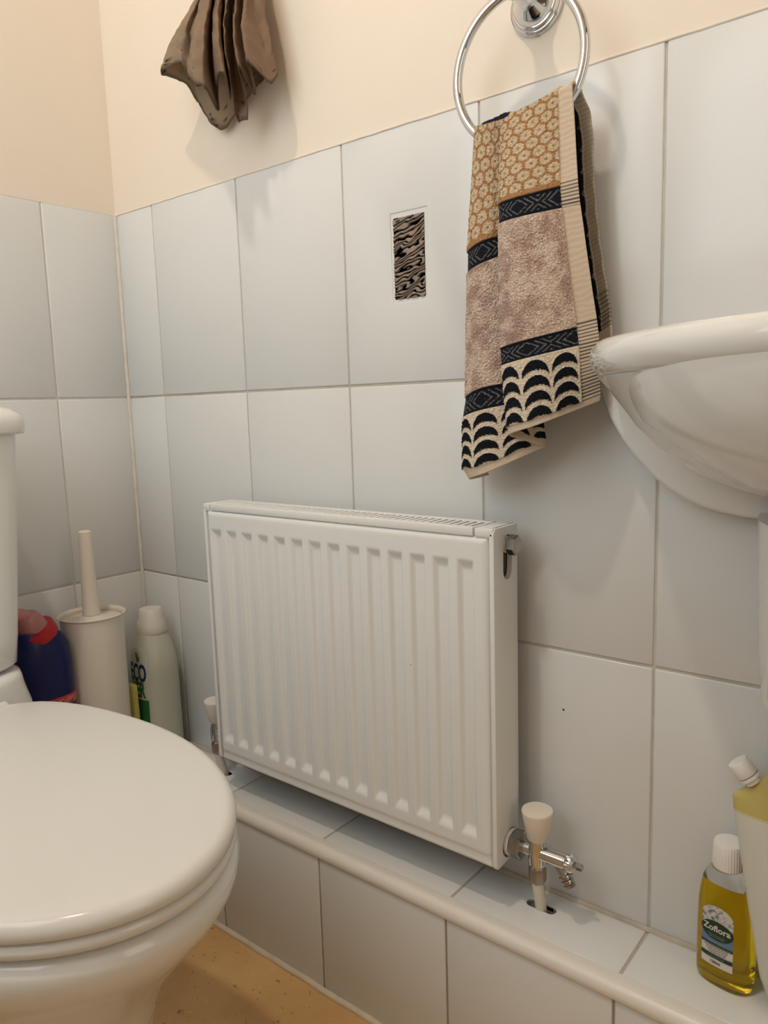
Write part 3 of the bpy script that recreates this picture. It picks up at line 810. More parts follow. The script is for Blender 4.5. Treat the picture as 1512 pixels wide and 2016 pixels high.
def towel_pattern(S, T, Vv, seed):
    sh = S.shape
    r = np.random.default_rng(seed)
    n1 = fbm(sh, (26, 22), seed + 1); n2 = r.random(sh)
    cream = np.array([0.66, 0.52, 0.35]); rust = np.array([0.40, 0.21, 0.095]); navy = np.array([0.011, 0.013, 0.018])
    beige = np.array([0.66, 0.54, 0.42]); mauve = np.array([0.40, 0.265, 0.215]); pale = np.array([0.66, 0.53, 0.43]); grey = np.array([0.15, 0.15, 0.155])
    col = np.empty(sh + (3,)); pile = np.ones(sh)
    # honeycomb flowers
    a = 0.0158
    best = np.full(sh, 9.0); ang_ = np.zeros(sh)
    for off in (0, 1):
        ky = a * 0.866 * 2
        yy = (T + off * a * 0.866) / ky; xx = (S + off * a * 0.5) / a
        dx_ = (xx - np.round(xx)) * a; dy_ = (yy - np.round(yy)) * ky
        ci = np.hypot(dx_, dy_)
        hx_ = np.maximum(np.abs(dx_), np.abs(dx_) * 0.5 + np.abs(dy_) * 0.866)
        m_ = 0.45 * ci + 0.55 * hx_
        ang_ = np.where(m_ < best, np.arctan2(dy_, dx_), ang_)
        best = np.minimum(best, m_)
    wob = (n2 - 0.5) * 0.0009
    fl_ = smooth((0.0070 + wob + 0.0003 * np.cos(9 * ang_) - best) / 0.0010)[..., None]
    pet = (0.5 + 0.5 * np.cos(9 * ang_)) * (best > 0.0022) * (best < 0.0062)
    dot = smooth((0.0016 + wob - best) / 0.0006)[..., None] * 0.75
    hc = rust * (1 - fl_) + cream * (0.86 + 0.18 * pet[..., None]) * fl_
    hc = hc * (1 - dot) + rust * 0.5 * dot
    # mauve paisley terry
    g_ = smooth((n1 * 0.75 + 0.30 * n2 - 0.36) / 0.34)[..., None]
    mv = mauve * (1 - g_) + pale * g_
    mv = mv * (0.74 + 0.45 * n2[..., None])
    # woven navy band
    def band(v0, v1):
        y = (Vv - v0) / (v1 - v0) - 0.5
        x = (S / 0.040) % 1.0
        d = np.abs(x - 0.5) * 2
        dia = np.abs(np.abs(y) * 1.5 + (1 - d) * 0.0 + d - 0.55)
        ln = ((np.abs((d + np.abs(y) * 1.25) * 3.2 % 1.0 - 0.5) < 0.17) & (np.abs(y) < 0.36) & (d + np.abs(y) > 0.20))
        w_ = (ln & (n2 > 0.25))[..., None].astype(float)
        return navy * (1 - w_) + grey * w_
    # scallops
    w, h = 0.0245, 0.0168
    x = ((S - 0.0185) / w) % 1.0 - 0.5
    y = ((Vv - 0.822) * 0.385 / h)
    arc = 1 - np.sqrt(np.clip(1 - (x / 0.44) ** 2, 0, 1))
    yy = (y - arc * 0.95) % 1.0
    dep = y - arc * 0.95
    thick = 0.66 * np.sqrt(np.clip(1 - (x / 0.45) ** 2, 0, 1)) ** 0.6
    bl = ((np.abs(x) < 0.44) & (yy < thick + (n2 - 0.5) * 0.10) & (dep > 0))[..., None].astype(float)
    cr2 = np.array([0.70, 0.60, 0.47]) * (0.72 + 0.5 * n2[..., None])
    sc = cr2 * (1 - bl) + navy * bl
    v1, v2, v3, v4, v5 = 0.316, 0.383, 0.753, 0.812, 0.987
    vv = Vv[..., None]
    col = np.where(vv < v1, hc * (0.74 + 0.42 * n2[..., None]), np.where(vv < v2, band(v1, v2), np.where(vv < v3, mv, np.where(vv < v4, band(v3, v4), sc))))
    edge_r = ((Vv > v1 - 0.010 - 0.008 * n1) & (Vv < v1))[..., None]
    col = np.where(edge_r, rust * (0.9 + 0.3 * n2[..., None]), col)
    pile = np.where(Vv < v1, 0.25 + 0.75 * fl_[..., 0] * (1 - 0.7 * dot[..., 0]), pile)
    pile = np.where((Vv > v1) & (Vv < v2) | (Vv > v3) & (Vv < v4), 0.35, 1.0)
    pile = pile * np.where((Vv > v4) & (bl[..., 0] < 0.5), 0.7, 1.0)
    # plain selvedge with fine stripes beside the bands
    hem = S < 0.0175
    rib = 0.93 + 0.07 * np.sin(T * 900 + n1 * 8)
    hc2 = beige * rib[..., None]
    st = (((Vv > v1 - 0.01) & (Vv < v2)) | ((Vv > v3 - 0.015) & (Vv < v5)))
    ln = (np.sin(T * 2 * PI / 0.0042) > 0.25) & st
    hc2 = np.where(ln[..., None], np.array([0.12, 0.105, 0.095]), hc2)
    col = np.where(hem[..., None], hc2, col)
    bot = Vv > v5
    col = np.where(bot[..., None], beige * (0.92 + 0.1 * n2[..., None]), col)
    pile = np.where(hem | bot, 0.0, pile)
    return col, pile

col, pile = towel_pattern(S, T_, np.repeat(v[:, None], NU, 1), 11)
def shell(P, col, pile, th, amp, seed):
    """give a sheet real thickness and looped pile; returns mesh"""
    r = np.random.default_rng(seed)
    du = np.gradient(P, axis=1); dv = np.gradient(P, axis=0)
    N = np.cross(du, dv); N /= np.linalg.norm(N, axis=2, keepdims=True) + 1e-12
    if N[..., 1].mean() > 0: N = -N
    lump = r.random(P.shape[:2]); lump = (lump + np.roll(lump, 1, 0) + np.roll(lump, 1, 1)) / 3
    front = P + N * (th / 2 + (amp * lump * pile + 0.0009 * pile)[..., None])
    back = P - N * (th / 2)
    full = np.concatenate([front, back[:, ::-1]], 1)
    c = np.concatenate([col, col[:, ::-1]], 1)
    me = grid_mesh('sheet', full, c, closed_u=True)
    bm = bmesh.new(); bm.from_mesh(me)
    nu = full.shape[1]; half_ = P.shape[1]
    bm.verts.ensure_lookup_table()
    for row in (0, P.shape[0] - 1):
        for i in range(half_ - 1):
            a, b = row * nu + i, row * nu + i + 1
            c_, d_ = row * nu + nu - 2 - i, row * nu + nu - 1 - i
            try: bm.faces.new([bm.verts[q] for q in (a, b, c_, d_)])
            except ValueError: pass
    bmesh.ops.recalc_face_normals(bm, faces=bm.faces)
    bm.to_mesh(me); bm.free()
    return me
TERRY = mat('patterned_terry_cloth', (0.6, 0.5, 0.4), 0.95, spec=0.1, attr='pattern', bump=0.35, bscale=900, bdist=0.0006)
tw = thing('hand_towel', 'patterned terry hand towel in beige, mauve and black, draped over the chrome ring', 'towel', (0.79, -0.06, 0.70))
put('front_fall', shell(P, col, pile, 0.0026, 0.0021, 5), TERRY, tw, angle=180)

# rear fall behind it, and the turn over the ring
NB, NW = 300, 150
vb = np.linspace(0, 1, NB)
K = np.array(TBK); d_ = np.concatenate([[0], np.cumsum(np.linalg.norm(np.diff(K, axis=0), axis=1))]); d_ /= d_[-1]
Rb = np.stack([np.interp(vb, d_, K[:, k]) for k in range(3)], -1)
Lb = np.stack([np.interp(vb, [0, 0.15, 1], [0.7330, 0.7420, 0.7650]), np.interp(vb, [0, 0.1, 1], [-0.040, -0.034, -0.022]), np.interp(vb, [0, 1], [1.0480, 0.790])], -1)
s_ = np.linspace(0, 1, NW)[None, :, None]
Pb = Lb[:, None] * (1 - s_) + Rb[:, None] * s_
wave = np.sin(np.linspace(0, 3 * PI, NW))[None] * 0.0035 * (vb[:, None])
Pb[..., 1] += wave - 0.001 * np.sin(vb * 55)[:, None] * (np.linspace(0, 1, NW)[None] ** 6)
Sb = (1 - np.linspace(0, 1, NW))[None] * 0.115 + np.zeros((NB, 1))
Tb = vb[:, None] * 0.235 + np.zeros((1, NW))
r5 = np.random.default_rng(8).random((NB, NW))
x = (Sb / 0.02) % 1.0; y = (Tb / 0.02) % 1.0
spot = ((np.abs(x - 0.5) + np.abs(y - 0.5) < 0.22) & (r5 > 0.3))[..., None]
colb = np.where(spot, np.array([0.16, 0.15, 0.14]), np.array([0.012, 0.014, 0.019])) * (0.85 + 0.3 * r5[..., None])
hemb = (Sb < 0.0115)[..., None]
colb = np.where(hemb, np.array([0.46, 0.39, 0.31]) * (0.9 + 0.1 * np.sin(Tb * 1500))[..., None], colb)
stb = (hemb[..., 0] & (np.sin(Tb * 2 * PI / 0.0042) > 0.35) & (vb[:, None] > 0.80) & (vb[:, None] < 0.95))[..., None]
colb = np.where(stb, np.array([0.16, 0.14, 0.12]), colb)
colb = np.where((vb > 0.95)[:, None, None], np.array([0.62, 0.52, 0.41]), colb)
pileb = np.where((Sb < 0.0115) | (vb[:, None] > 0.95), 0.0, 1.0)
put('rear_fall', shell(Pb, colb, pileb, 0.0026, 0.0015, 6), TERRY, tw, angle=180, label='dark rear fall with plain selvedge')
nt_, nw2 = 16, 160
top_f = P[0][np.linspace(24, NU - 1, nw2).astype(int)]
keep = np.linspace(0, 1, nw2)
Lf, Rf = P[0, 30], P[0, -1]
ft = np.stack([Lf[k] + (Rf[k] - Lf[k]) * keep for k in range(3)], -1)
ft[:, 2] = np.interp(keep, [0, 0.25, 0.5, 0.75, 1], [1.0512, 1.0478, 1.0490, 1.0560, 1.0622])
bt = Lb[0][None] * (1 - keep[:, None]) + Rb[0][None] * keep[:, None]
ang = np.linspace(0, PI, nt_)
turn = np.empty((nt_, nw2, 3))
for i, a in enumerate(ang):
    m_ = (1 - math.cos(a)) / 2
    turn[i] = ft * (1 - m_) + bt * m_
    turn[i, :, 2] += math.sin(a) * np.interp(keep, [0, 0.25, 0.4, 1], [0.0050, 0.0085, 0.0050, 0.0045])
r6 = np.random.default_rng(3).random((nt_, nw2))
isnavy = (keep < 0.32)[None] & (np.arange(nt_) > 2)[:, None]
colt = np.where(isnavy[..., None], np.array([0.014, 0.016, 0.03]), np.array([0.56, 0.40, 0.24])) * (0.85 + 0.3 * r6[..., None])
colt = np.where((keep > 0.88)[None, :, None], np.array([0.64, 0.53, 0.40]), colt)
put('top_turn', shell(turn, colt, np.ones((nt_, nw2)) * np.where(keep > 0.88, 0, 1)[None], 0.0026, 0.0018, 7), TERRY, tw, angle=180)

# ------------------------------------------------------------------ crumpled brown fabric high on the wall
FAB = [((0.2444, -0.03, 1.2319), (0.2852, -0.0375, 1.3225)), ((0.2206, -0.06, 1.2423), (0.3099, -0.0585, 1.3068)), ((0.304, -0.085, 1.228), (0.3365, -0.076, 1.2917)), ((0.3025, -0.07, 1.2114), (0.3291, -0.0655, 1.298)), ((0.3496, -0.1, 1.1797), (0.3575, -0.0865, 1.281)), ((0.3762, -0.105, 1.1705), (0.3778, -0.09, 1.2731)), ((0.3344, -0.05, 1.1609), (0.3366, -0.0515, 1.3006)), ((0.3799, -0.09, 1.1881), (0.3755, -0.0795, 1.2777)), ((0.4025, -0.095, 1.1804), (0.3855, -0.083, 1.2731)), ((0.3647, -0.055, 1.1678), (0.3633, -0.055, 1.2905)), ((0.3968, -0.085, 1.1947), (0.3912, -0.076, 1.2738)), ((0.3617, -0.045, 1.1482), (0.3655, -0.048, 1.2923)), ((0.3821, -0.04, 1.1485), (0.3676, -0.0445, 1.2929)), ((0.4054, -0.08, 1.1999), (0.4047, -0.0725, 1.2706)), ((0.4023, -0.045, 1.1647), (0.3875, -0.048, 1.2851)), ((0.4175, -0.075, 1.2017), (0.4162, -0.069, 1.2681)), ((0.4321, -0.05, 1.1731), (0.4126, -0.0515, 1.2756)), ((0.4379, -0.04, 1.1869), (0.4185, -0.0445, 1.2762)), ((0.4188, -0.03, 1.2039), (0.4188, -0.0375, 1.2786)), ((0.3748, -0.015, 1.1998), (0.3983, -0.027, 1.2891)), ((0.2945, -0.012, 1.1587), (0.3352, -0.0249, 1.3106)), ((0.2654, -0.015, 1.1826), (0.3056, -0.027, 1.3196)), ((0.2482, -0.018, 1.2117), (0.2795, -0.0291, 1.3274))]
hem_ = np.array([f[0] for f in FAB]); top_ = np.array([f[1] for f in FAB])
def chaikin_closed(A, n):
    for _ in range(n):
        B = np.roll(A, -1, 0)
        q = A * 0.86 + B * 0.14; r_ = A * 0.14 + B * 0.86
        A = np.empty((2 * len(q), 3)); A[0::2] = q; A[1::2] = r_
    return A
hem_ = chaikin_closed(hem_, 3); top_ = chaikin_closed(top_, 3)
ctr = np.array([0.372, -0.050, 1.44])
nf = 70
Pf = np.empty((nf, len(hem_), 3))
for i, s in enumerate(np.linspace(0, 1, nf)):
    if s > 0.4:                                     # top line down to hem
        k = (s - 0.4) / 0.6
        Pf[i] = top_ * (1 - k) + hem_ * k
        Pf[i, :, 1] -= 0.006 * math.sin(k * PI) * (hem_[:, 1] < -0.06)
    else:                                           # gathered neck above the frame
        k = s / 0.4
        g0 = ctr + (top_ - top_.mean(0)) * np.array([0.22, 0.22, 0.05])
        Pf[i] = g0 * (1 - k) + top_ * k
wv = fbm((nf, len(hem_)), (12, 30), 21)
Pf[..., 0] += (wv - 0.5) * 0.004; Pf[..., 1] = np.minimum(Pf[..., 1] + (fbm((nf, len(hem_)), (12, 30), 22) - 0.5) * 0.005, -0.008)
Pf[-6:, :, 2] += (fbm((6, len(hem_)), (2, 60), 30) - 0.5) * 0.006
cf = fbm((nf, len(hem_)), (10, 14), 23)[..., None]
sp = (np.random.default_rng(5).random((nf, len(hem_))) > 0.965)[..., None] & (np.linspace(0, 1, nf) > 0.88)[:, None, None]
xx = np.clip((Pf[..., 0:1] - 0.24) / 0.16, 0, 1)
cc = np.array([0.47, 0.375, 0.255]) * (1 - xx) + np.array([0.34, 0.225, 0.15]) * xx
cc = cc * (0.8 + 0.4 * cf)
cc = np.where(sp, np.array([0.03, 0.02, 0.015]), cc)
cc[-2:] *= 0.55                                     # dark stitched hem
FABM = mat('sheer_brown_fabric', (0.3, 0.2, 0.13), 0.7, spec=0.25, attr='pattern', bump=0.15, bscale=500, bdist=0.0005)
nt = FABM.node_tree
tl = nt.nodes.new('ShaderNodeBsdfTranslucent'); mxs = nt.nodes.new('ShaderNodeMixShader'); mxs.inputs['Fac'].default_value = 0.40
at_ = [n for n in nt.nodes if n.type == 'ATTRIBUTE'][0]
out = [n for n in nt.nodes if n.type == 'OUTPUT_MATERIAL'][0]
nt.links.new(at_.outputs['Color'], tl.inputs['Color'])
nt.links.new(nt.nodes['Principled BSDF'].outputs[0], mxs.inputs[1]); nt.links.new(tl.outputs[0], mxs.inputs[2]); nt.links.new(mxs.outputs[0], out.inputs['Surface'])
fb = thing('hanging_fabric', 'bunched sheer brown fabric with a ragged hem hanging on the painted wall', 'fabric', (0.36, -0.004, 1.20))
o = put('gathered_cloth', grid_mesh('gathered_cloth', Pf, cc, closed_u=True), FABM, fb, angle=180)
md = o.modifiers.new('thickness', 'SOLIDIFY'); md.thickness = 0.0012; md.offset = 0
put('hanging_cord', tube([(0.372, -0.050, 1.432), (0.372, -0.035, 1.46), (0.372, -0.006, 1.475)], 0.003, 10), BRASS, fb)
put('wall_hook', lathe([(0.012, 0), (0.012, 0.003), (0.004, 0.005), (0.004, 0.02), (0.007, 0.024), (0, 0.026)], (0.372, 0.0004, 1.475), (0, -1, 0), 24, cap1=False), BRASS, fb)

# ------------------------------------------------------------------ bottles in the corner
# blue cleaner with red collar and angled pink nozzle
DUCK_BLUE = mat('glossy_blue_plastic', (0.008, 0.012, 0.085), 0.30, spec=0.35, bump=0.02)
DUCK_RED = mat('red_plastic', (0.42, 0.012, 0.018), 0.35, bump=0.02)
DUCK_PINK = mat('clear_pink_plastic', (0.85, 0.42, 0.42), 0.25, trans=0.6, bump=0.02)
DUCK_BAND = mat('red_label_band', (0.42, 0.035, 0.025), 0.4, mottle=0.1, mscale=60)
TXTL = mat('pale_print', (0.72, 0.55, 0.48), 0.5, mottle=0.02)
bx_, by_ = 0.108, -0.2440
bb = thing('cleaner_bottle', 'dark blue toilet cleaner bottle with red collar, beside the cistern', 'bottle', (bx_, by_, LZ))
ca, sa = 0.030, 0.0395
secs = [(LZ + 0.0005, bx_, by_, ca * 0.9, sa * 0.92, 2.6), (LZ + 0.006, bx_, by_, ca, sa, 2.6)]
for z in np.linspace(LZ + 0.03, 0.425, 12): secs.append((z, bx_, by_, ca, sa, 2.6))
for k, (z, s, off) in enumerate([(0.440, 0.985, 0.0), (0.452, 0.95, -0.001), (0.462, 0.88, -0.003), (0.470, 0.78, -0.006), (0.476, 0.68, -0.009)]):
    secs.append((z, bx_, by_ + off, ca * s, sa * s, 2.3))
body = put('bottle_body', loft(secs, 64), DUCK_BLUE, bb, angle=60)
bm = loft([(0.3640, bx_, by_, ca + 0.0004, sa + 0.0004, 2.6), (0.3645, bx_, by_, ca + 0.0007, sa + 0.0007, 2.6), (0.3775, bx_, by_, ca + 0.0007, sa + 0.0007, 2.6), (0.3780, bx_, by_, ca + 0.0004, sa + 0.0004, 2.6)], 64)
put('label_band', bm, DUCK_BAND, bb, label='red band with fine pale print')
bm = bmesh.new()
for k, z in enumerate([0.3668, 0.3690, 0.3712, 0.3734]):
    for i in range(26):
        if random.random() < 0.28: continue
        t0 = -0.9 + i * 0.085
        q = []
        for t, zz in ((t0, z), (t0 + 0.07, z), (t0 + 0.07, z + 0.0008), (t0, z + 0.0008)):
            ct, st = math.cos(t), math.sin(t)
            q.append(bm.verts.new((bx_ + math.copysign(abs(ct) ** (2 / 2.6), ct) * (ca + 0.0010), by_ + math.copysign(abs(st) ** (2 / 2.6), st) * (sa + 0.0010), zz)))
        bm.faces.new(q)
put('label_print', bm, TXTL, body, smooth=False)
tilt = Vector((0.10, -0.42, 0.90)).normalized()
o0 = Vector((bx_, by_ - 0.004, 0.4690))
put('collar', lathe([(0.0285, -0.004), (0.0285, 0.006), (0.0270, 0.0115), (0.0235, 0.0125)], o0, tilt, 48), DUCK_RED, bb)
nz_ = put('nozzle', lathe([(0.0205, 0.010), (0.0185, 0.018), (0.0165, 0.028), (0.0140, 0.034), (0.0105, 0.037), (0.0, 0.038)], o0, tilt, 40, cap1=False), DUCK_PINK, bb, label='translucent pink nozzle cap')
put('nozzle_tip', lathe([(0.0105, 0.0), (0.0095, 0.012), (0.0070, 0.022), (0.0, 0.0235)], o0 + tilt * 0.031, Vector((0.05, -0.75, 0.45)), 32, cap1=False), DUCK_PINK, nz_)

# toilet brush holder
hx, hy = 0.0975, -0.1570
hb = thing('toilet_brush_holder', 'translucent white toilet brush holder with upright handle, in the corner', 'toilet brush', (hx, hy, LZ))
zt = 0.4765
prof = [(0.043, 0.0005), (0.0440, 0.004), (0.0460, zt - LZ - 0.004), (0.0492, zt - LZ - 0.001), (0.0496, zt - LZ), (0.0486, zt - LZ + 0.0006), (0.0455, zt - LZ - 0.003), (0.0425, 0.006), (0.0, 0.005)]
put('holder', lathe(prof, (hx, hy, LZ), (0, 0, 1), 72, cap1=False), FROST, hb)
put('brush_cover', lathe([(0.0448, -0.010), (0.0440, -0.007), (0.020, -0.004), (0.011, 0.0), (0.0105, 0.004)], (hx, hy, zt - 0.001), (0, 0, 1), 56), FROST, hb)
put('handle', lathe([(0.0130, 0.0), (0.0122, 0.030), (0.0108, 0.070), (0.0100, 0.120), (0.0094, 0.1275), (0.0050, 0.1295), (0, 0.1298)], (hx, hy, zt - 0.001), (0, 0, 1), 32, cap1=False), FROST, hb)
put('brush_head', lathe([(0.012, 0.012), (0.036, 0.018), (0.038, 0.075), (0.030, 0.090), (0.008, 0.095), (0.008, 0.20)], (hx, hy, LZ), (0, 0, 1), 40), WHITEP, hb)

# pale green-white bottle with green and navy label
ECO_B = mat('milky_green_plastic', (0.50, 0.51, 0.42), 0.35, sss=0.3, bump=0.02)
ECO_L = mat('clear_label_film', (0.52, 0.53, 0.46), 0.3, bump=0.02)
ECO_G = mat('green_label_ink', (0.018, 0.13, 0.035), 0.4, mottle=0.05)
ECO_N = mat('navy_label_ink', (0.015, 0.02, 0.085), 0.4, mottle=0.05)
ECO_K = mat('leaf_green_ink', (0.05, 0.16, 0.04), 0.4, mottle=0.05)
ECO_C = mat('frosted_bottle_cap', (0.84, 0.81, 0.72), 0.3, trans=0.2, bump=0.02)
ex_, ey_ = 0.0880, -0.0480
EA, EB, EN = 0.0390, 0.0350, 2.5
eb = thing('detergent_bottle', 'milky pale-green washing-up bottle with frosted cap and green label, in the wall corner', 'bottle', (ex_, ey_, LZ))
ROTE = 0.0
def eco_s(z):
    t_ = (z - LZ)
    if t_ < 0.012: return 0.93 + 0.07 * math.sin(t_ / 0.012 * PI / 2)
    if z < 0.360: return 1.0 - 0.03 * (z - LZ) / 0.15
    if z < 0.392: return 0.97 - 0.14 * ((z - 0.360) / 0.032) ** 1.7
    k = (z - 0.392) / 0.028
    return 0.83 - 0.29 * k ** 1.15
secs = []
for z in list(np.linspace(LZ + 0.0005, LZ + 0.012, 6)) + list(np.linspace(LZ + 0.02, 0.345, 12)) + list(np.linspace(0.350, 0.420, 26)):
    s = float(eco_s(z)); secs.append((z, ex_, ey_, EA * s, EB * (0.35 + 0.65 * s), 2.5 - 0.5 * smooth(np.array((z - 0.37) / 0.05)), ROTE))
ebody = put('bottle_body', loft(secs, 96), ECO_B, eb, angle=60)
put('cap', lathe([(0.0235, 0.0), (0.0245, 0.003), (0.0225, 0.019), (0.0190, 0.026), (0.0185, 0.0375), (0.0170, 0.0395), (0, 0.0400)], (ex_, ey_, 0.4185), (0, 0, 1), 48, cap1=False), ECO_C, eb)
put('neck', lathe([(0.0150, -0.004), (0.0150, 0.030)], (ex_, ey_, 0.4185), (0, 0, 1), 32), ECO_B, eb)
def eco_surf(px, z, lift):
    px = px + 0.007
    """front (-y) face of the bottle at offset px from its axis"""
    s = float(eco_s(z)); a = EA * s; b = EB * (0.35 + 0.65 * s)
    k = min(0.999, abs(px) / a)
    return Vector((ex_ + px, ey_ - b * (1 - k ** 2.5) ** (1 / 2.5) - lift, z))
def label_patch(outline_fn, z0, z1, lift, nz=40, nx=24):
    P_ = np.empty((nz, nx, 3))
    for i, z in enumerate(np.linspace(z1, z0, nz)):
        xa, xb = outline_fn(z)
        for j, px in enumerate(np.linspace(xa, xb, nx)): P_[i, j] = eco_surf(px, z, lift)
    return grid_mesh('lab', P_)
def arch(z):
    h = 0.0235; c0 = -0.006
    if z > 0.385: k = math.sqrt(max(0, 1 - ((z - 0.385) / 0.0165) ** 2)); return (c0 - h * k, c0 + h * k)
    return (c0 - h, c0 + h)
lab = put('label', label_patch(arch, 0.225, 0.4012, 0.0005), ECO_L, eb, angle=180)
put('label_panel', label_patch(lambda z: (-0.0285, 0.0165), 0.228, 0.3135, 0.0008), ECO_G, lab, angle=180)
def eco_text(s, size, cx, cz, bold, sx=1.0):
    me_ = text_mesh(s, size, 0.0, bold)
    return map_mesh(me_, lambda c: eco_surf(cx + c.x * sx, cz + c.y, 0.0010))
put('label_print', eco_text('ECO', 0.0400, -0.0050, 0.3570, 0.0012, 0.50), ECO_N, lab, smooth=False)
put('label_print', eco_text('VER', 0.0360, -0.0050, 0.3285, 0.0012, 0.52), ECO_G, lab, smooth=False)
bm = bmesh.new()
for (lx_, lz_, a_, w_, h_) in [(-0.0065, 0.3860, 0.4, 0.0026, 0.0060), (-0.0025, 0.3805, -0.3, 0.0036, 0.0048)]:
    q = []
    for k in range(20):
        t = 2 * PI * k / 20
        ux, uz = w_ * math.cos(t), h_ * math.sin(t)
        q.append(bm.verts.new(eco_surf(lx_ + ux * math.cos(a_) - uz * math.sin(a_), lz_ + ux * math.sin(a_) + uz * math.cos(a_), 0.0010)))
    bm.faces.new(q)
put('leaf_emblem', bm, ECO_K, lab, smooth=False)

# yellow sponge propped against the bottle
SPM = mat('yellow_sponge', (0.62, 0.58, 0.17), 0.9, bump=0.8, bscale=260, mottle=0.12, mscale=120, bdist=0.002)
Ms = Matrix.Translation((0.0955, -0.0905, LZ)) @ Matrix.Rotation(math.radians(1), 4, 'X') @ Matrix.Rotation(0.1, 4, 'Z')
put_sp = put('sponge', box((-0.030, -0.0055, 0.0005), (0.0025, 0.0055, 0.1330), 0.0045, 4, Ms), SPM, loc=(0.10, -0.0905, LZ))
props(put_sp, 'yellow sponge standing in front of the milky green bottle', 'sponge')

# ------------------------------------------------------------------ yellow disinfectant bottle on the ledge
ZF_L = mat('yellow_liquid', (1.0, 0.76, 0.03), 0.06, trans=0.92, ior=1.34, bump=0.01)
ZF_P = mat('clear_bottle_plastic', (0.92, 0.92, 0.88), 0.08, trans=0.95, ior=1.3, bump=0.01)
zx, zy = 0.9845, -0.0265
ZA, ZB = 0.0270, 0.0165
ZR = -0.16
zb_ = thing('disinfectant_bottle', 'small clear bottle of yellow liquid with white ribbed cap, on the ledge', 'bottle', (zx, zy, LZ))
def zo(z, s, sb=None, n=2.6): return (z, zx, zy, ZA * s, ZB * (sb or s), n, ZR)
zl = 0.3145
secs = [zo(LZ + 0.0005, 0.88), zo(LZ + 0.002, 0.94), zo(LZ + 0.006, 0.985), zo(LZ + 0.018, 1.0), zo(LZ + 0.021, 0.985), zo(LZ + 0.024, 1.0), zo(0.27, 0.995), zo(0.290, 0.975), zo(0.302, 0.93), zo(zl, 0.85)]
liq = put('liquid', loft(secs, 72), ZF_L, zb_, angle=60, label='yellow liquid')
secs = [zo(zl + 0.0003, 0.85), zo(0.320, 0.76, 0.85, 2.4), zo(0.326, 0.62, 0.82, 2.2), zo(0.331, 0.52, 0.80, 2.0), zo(0.3345, 0.46, 0.75, 2.0)]
put('bottle_shoulder', loft(secs, 72), ZF_P, zb_, angle=60, label='clear shoulder')
put('cap', lathe([(0.0142, 0.0), (0.0146, 0.001), (0.0139, 0.0235), (0.0130, 0.0252), (0.0, 0.0256)], (zx, zy, 0.3305), (0, 0, 1), 144, cap1=False,
                 rfun=lambda t, h: 1 + (0.018 * math.cos(36 * t) if 0.0005 < h < 0.0240 else 0)), WHITEP, zb_, angle=25)
cz_, sz_ = math.cos(ZR), math.sin(ZR)
def zo_surf(px, z, lift):
    k = min(0.999, abs(px) / (ZA * 0.995))
    y = -ZB * (1 - k ** 2.6) ** (1 / 2.6) - lift
    return Vector((zx + cz_ * px - sz_ * y, zy + sz_ * px + cz_ * y, z))
def zo_patch(fn, z0, z1, lift, nz=36, nx=20):
    P_ = np.empty((nz, nx, 3))
    for i, z in enumerate(np.linspace(z1, z0, nz)):
        xa, xb = fn(z)
        for j, px in enumerate(np.linspace(xa, xb, nx)): P_[i, j] = zo_surf(px, z, lift)
    return grid_mesh('lab', P_)
LW_ = 0.0152; LO = -0.0018
Z_T, Z_B = 0.2945, 0.2318
Z_W = mat('label_white_paper', (0.66, 0.64, 0.60), 0.5, mottle=0.03, mscale=200)
Z_F = mat('label_floral_print', (0.5, 0.5, 0.5), 0.5)
nt = Z_F.node_tree; tcn = nt.nodes['Texture Coordinate']
vo = nt.nodes.new('ShaderNodeTexNoise'); vo.inputs['Scale'].default_value = 210; vo.inputs['Detail'].default_value = 2
rp = nt.nodes.new('ShaderNodeValToRGB')
rp.color_ramp.elements[0].position = 0.30; rp.color_ramp.elements[0].color = (0.06, 0.12, 0.05, 1)
rp.color_ramp.elements[1].position = 0.52; rp.color_ramp.elements[1].color = (0.60, 0.60, 0.60, 1)
e_ = rp.color_ramp.elements.new(0.40); e_.color = (0.28, 0.29, 0.33, 1)
nt.links.new(tcn.outputs['Object'], vo.inputs['Vector']); nt.links.new(vo.outputs['Fac'], rp.inputs['Fac']); nt.links.new(rp.outputs['Color'], nt.nodes['Principled BSDF'].inputs['Base Color'])
Z_G = mat('label_dark_green', (0.010, 0.045, 0.022), 0.45, mottle=0.05)
Z_B2 = mat('label_blue', (0.13, 0.21, 0.36), 0.45, mottle=0.05)
Z_K = mat('label_black_print', (0.02, 0.02, 0.02), 0.5, mottle=0.05)
def z_arch(z):
    zc = Z_T - 0.012
    if z > zc:
        k = math.sqrt(max(0.0, 1 - ((z - zc) / 0.012) ** 2)); return (LO - LW_ * k, LO + LW_ * k)
    return (LO - LW_, LO + LW_)
zlab = put('label', zo_patch(z_arch, Z_B, Z_T, 0.0005), Z_W, zb_, angle=180)
put('label_picture', zo_patch(z_arch, 0.2665, Z_T - 0.0003, 0.0007), Z_F, zlab, angle=180)
put('label_band', zo_patch(lambda z: (LO - LW_, LO + LW_), 0.2555, 0.2700, 0.0009), Z_B2, zlab, angle=180)
put('label_band', zo_patch(lambda z: (LO - LW_, LO + LW_), 0.2528, 0.2556, 0.0011), Z_G, zlab, angle=180)
put('label_band', zo_patch(lambda z: (LO - LW_, LO + LW_), 0.2400, 0.2442, 0.0011), Z_G, zlab, angle=180)
def z_oval(z):
    k = math.sqrt(max(0.0, 1 - ((z - 0.2695) / 0.0098) ** 2)); return (LO - (LW_ + 0.0004) * k, LO + (LW_ + 0.0004) * k)
put('label_oval', zo_patch(z_oval, 0.2597, 0.2793, 0.0013), Z_G, zlab, angle=180)
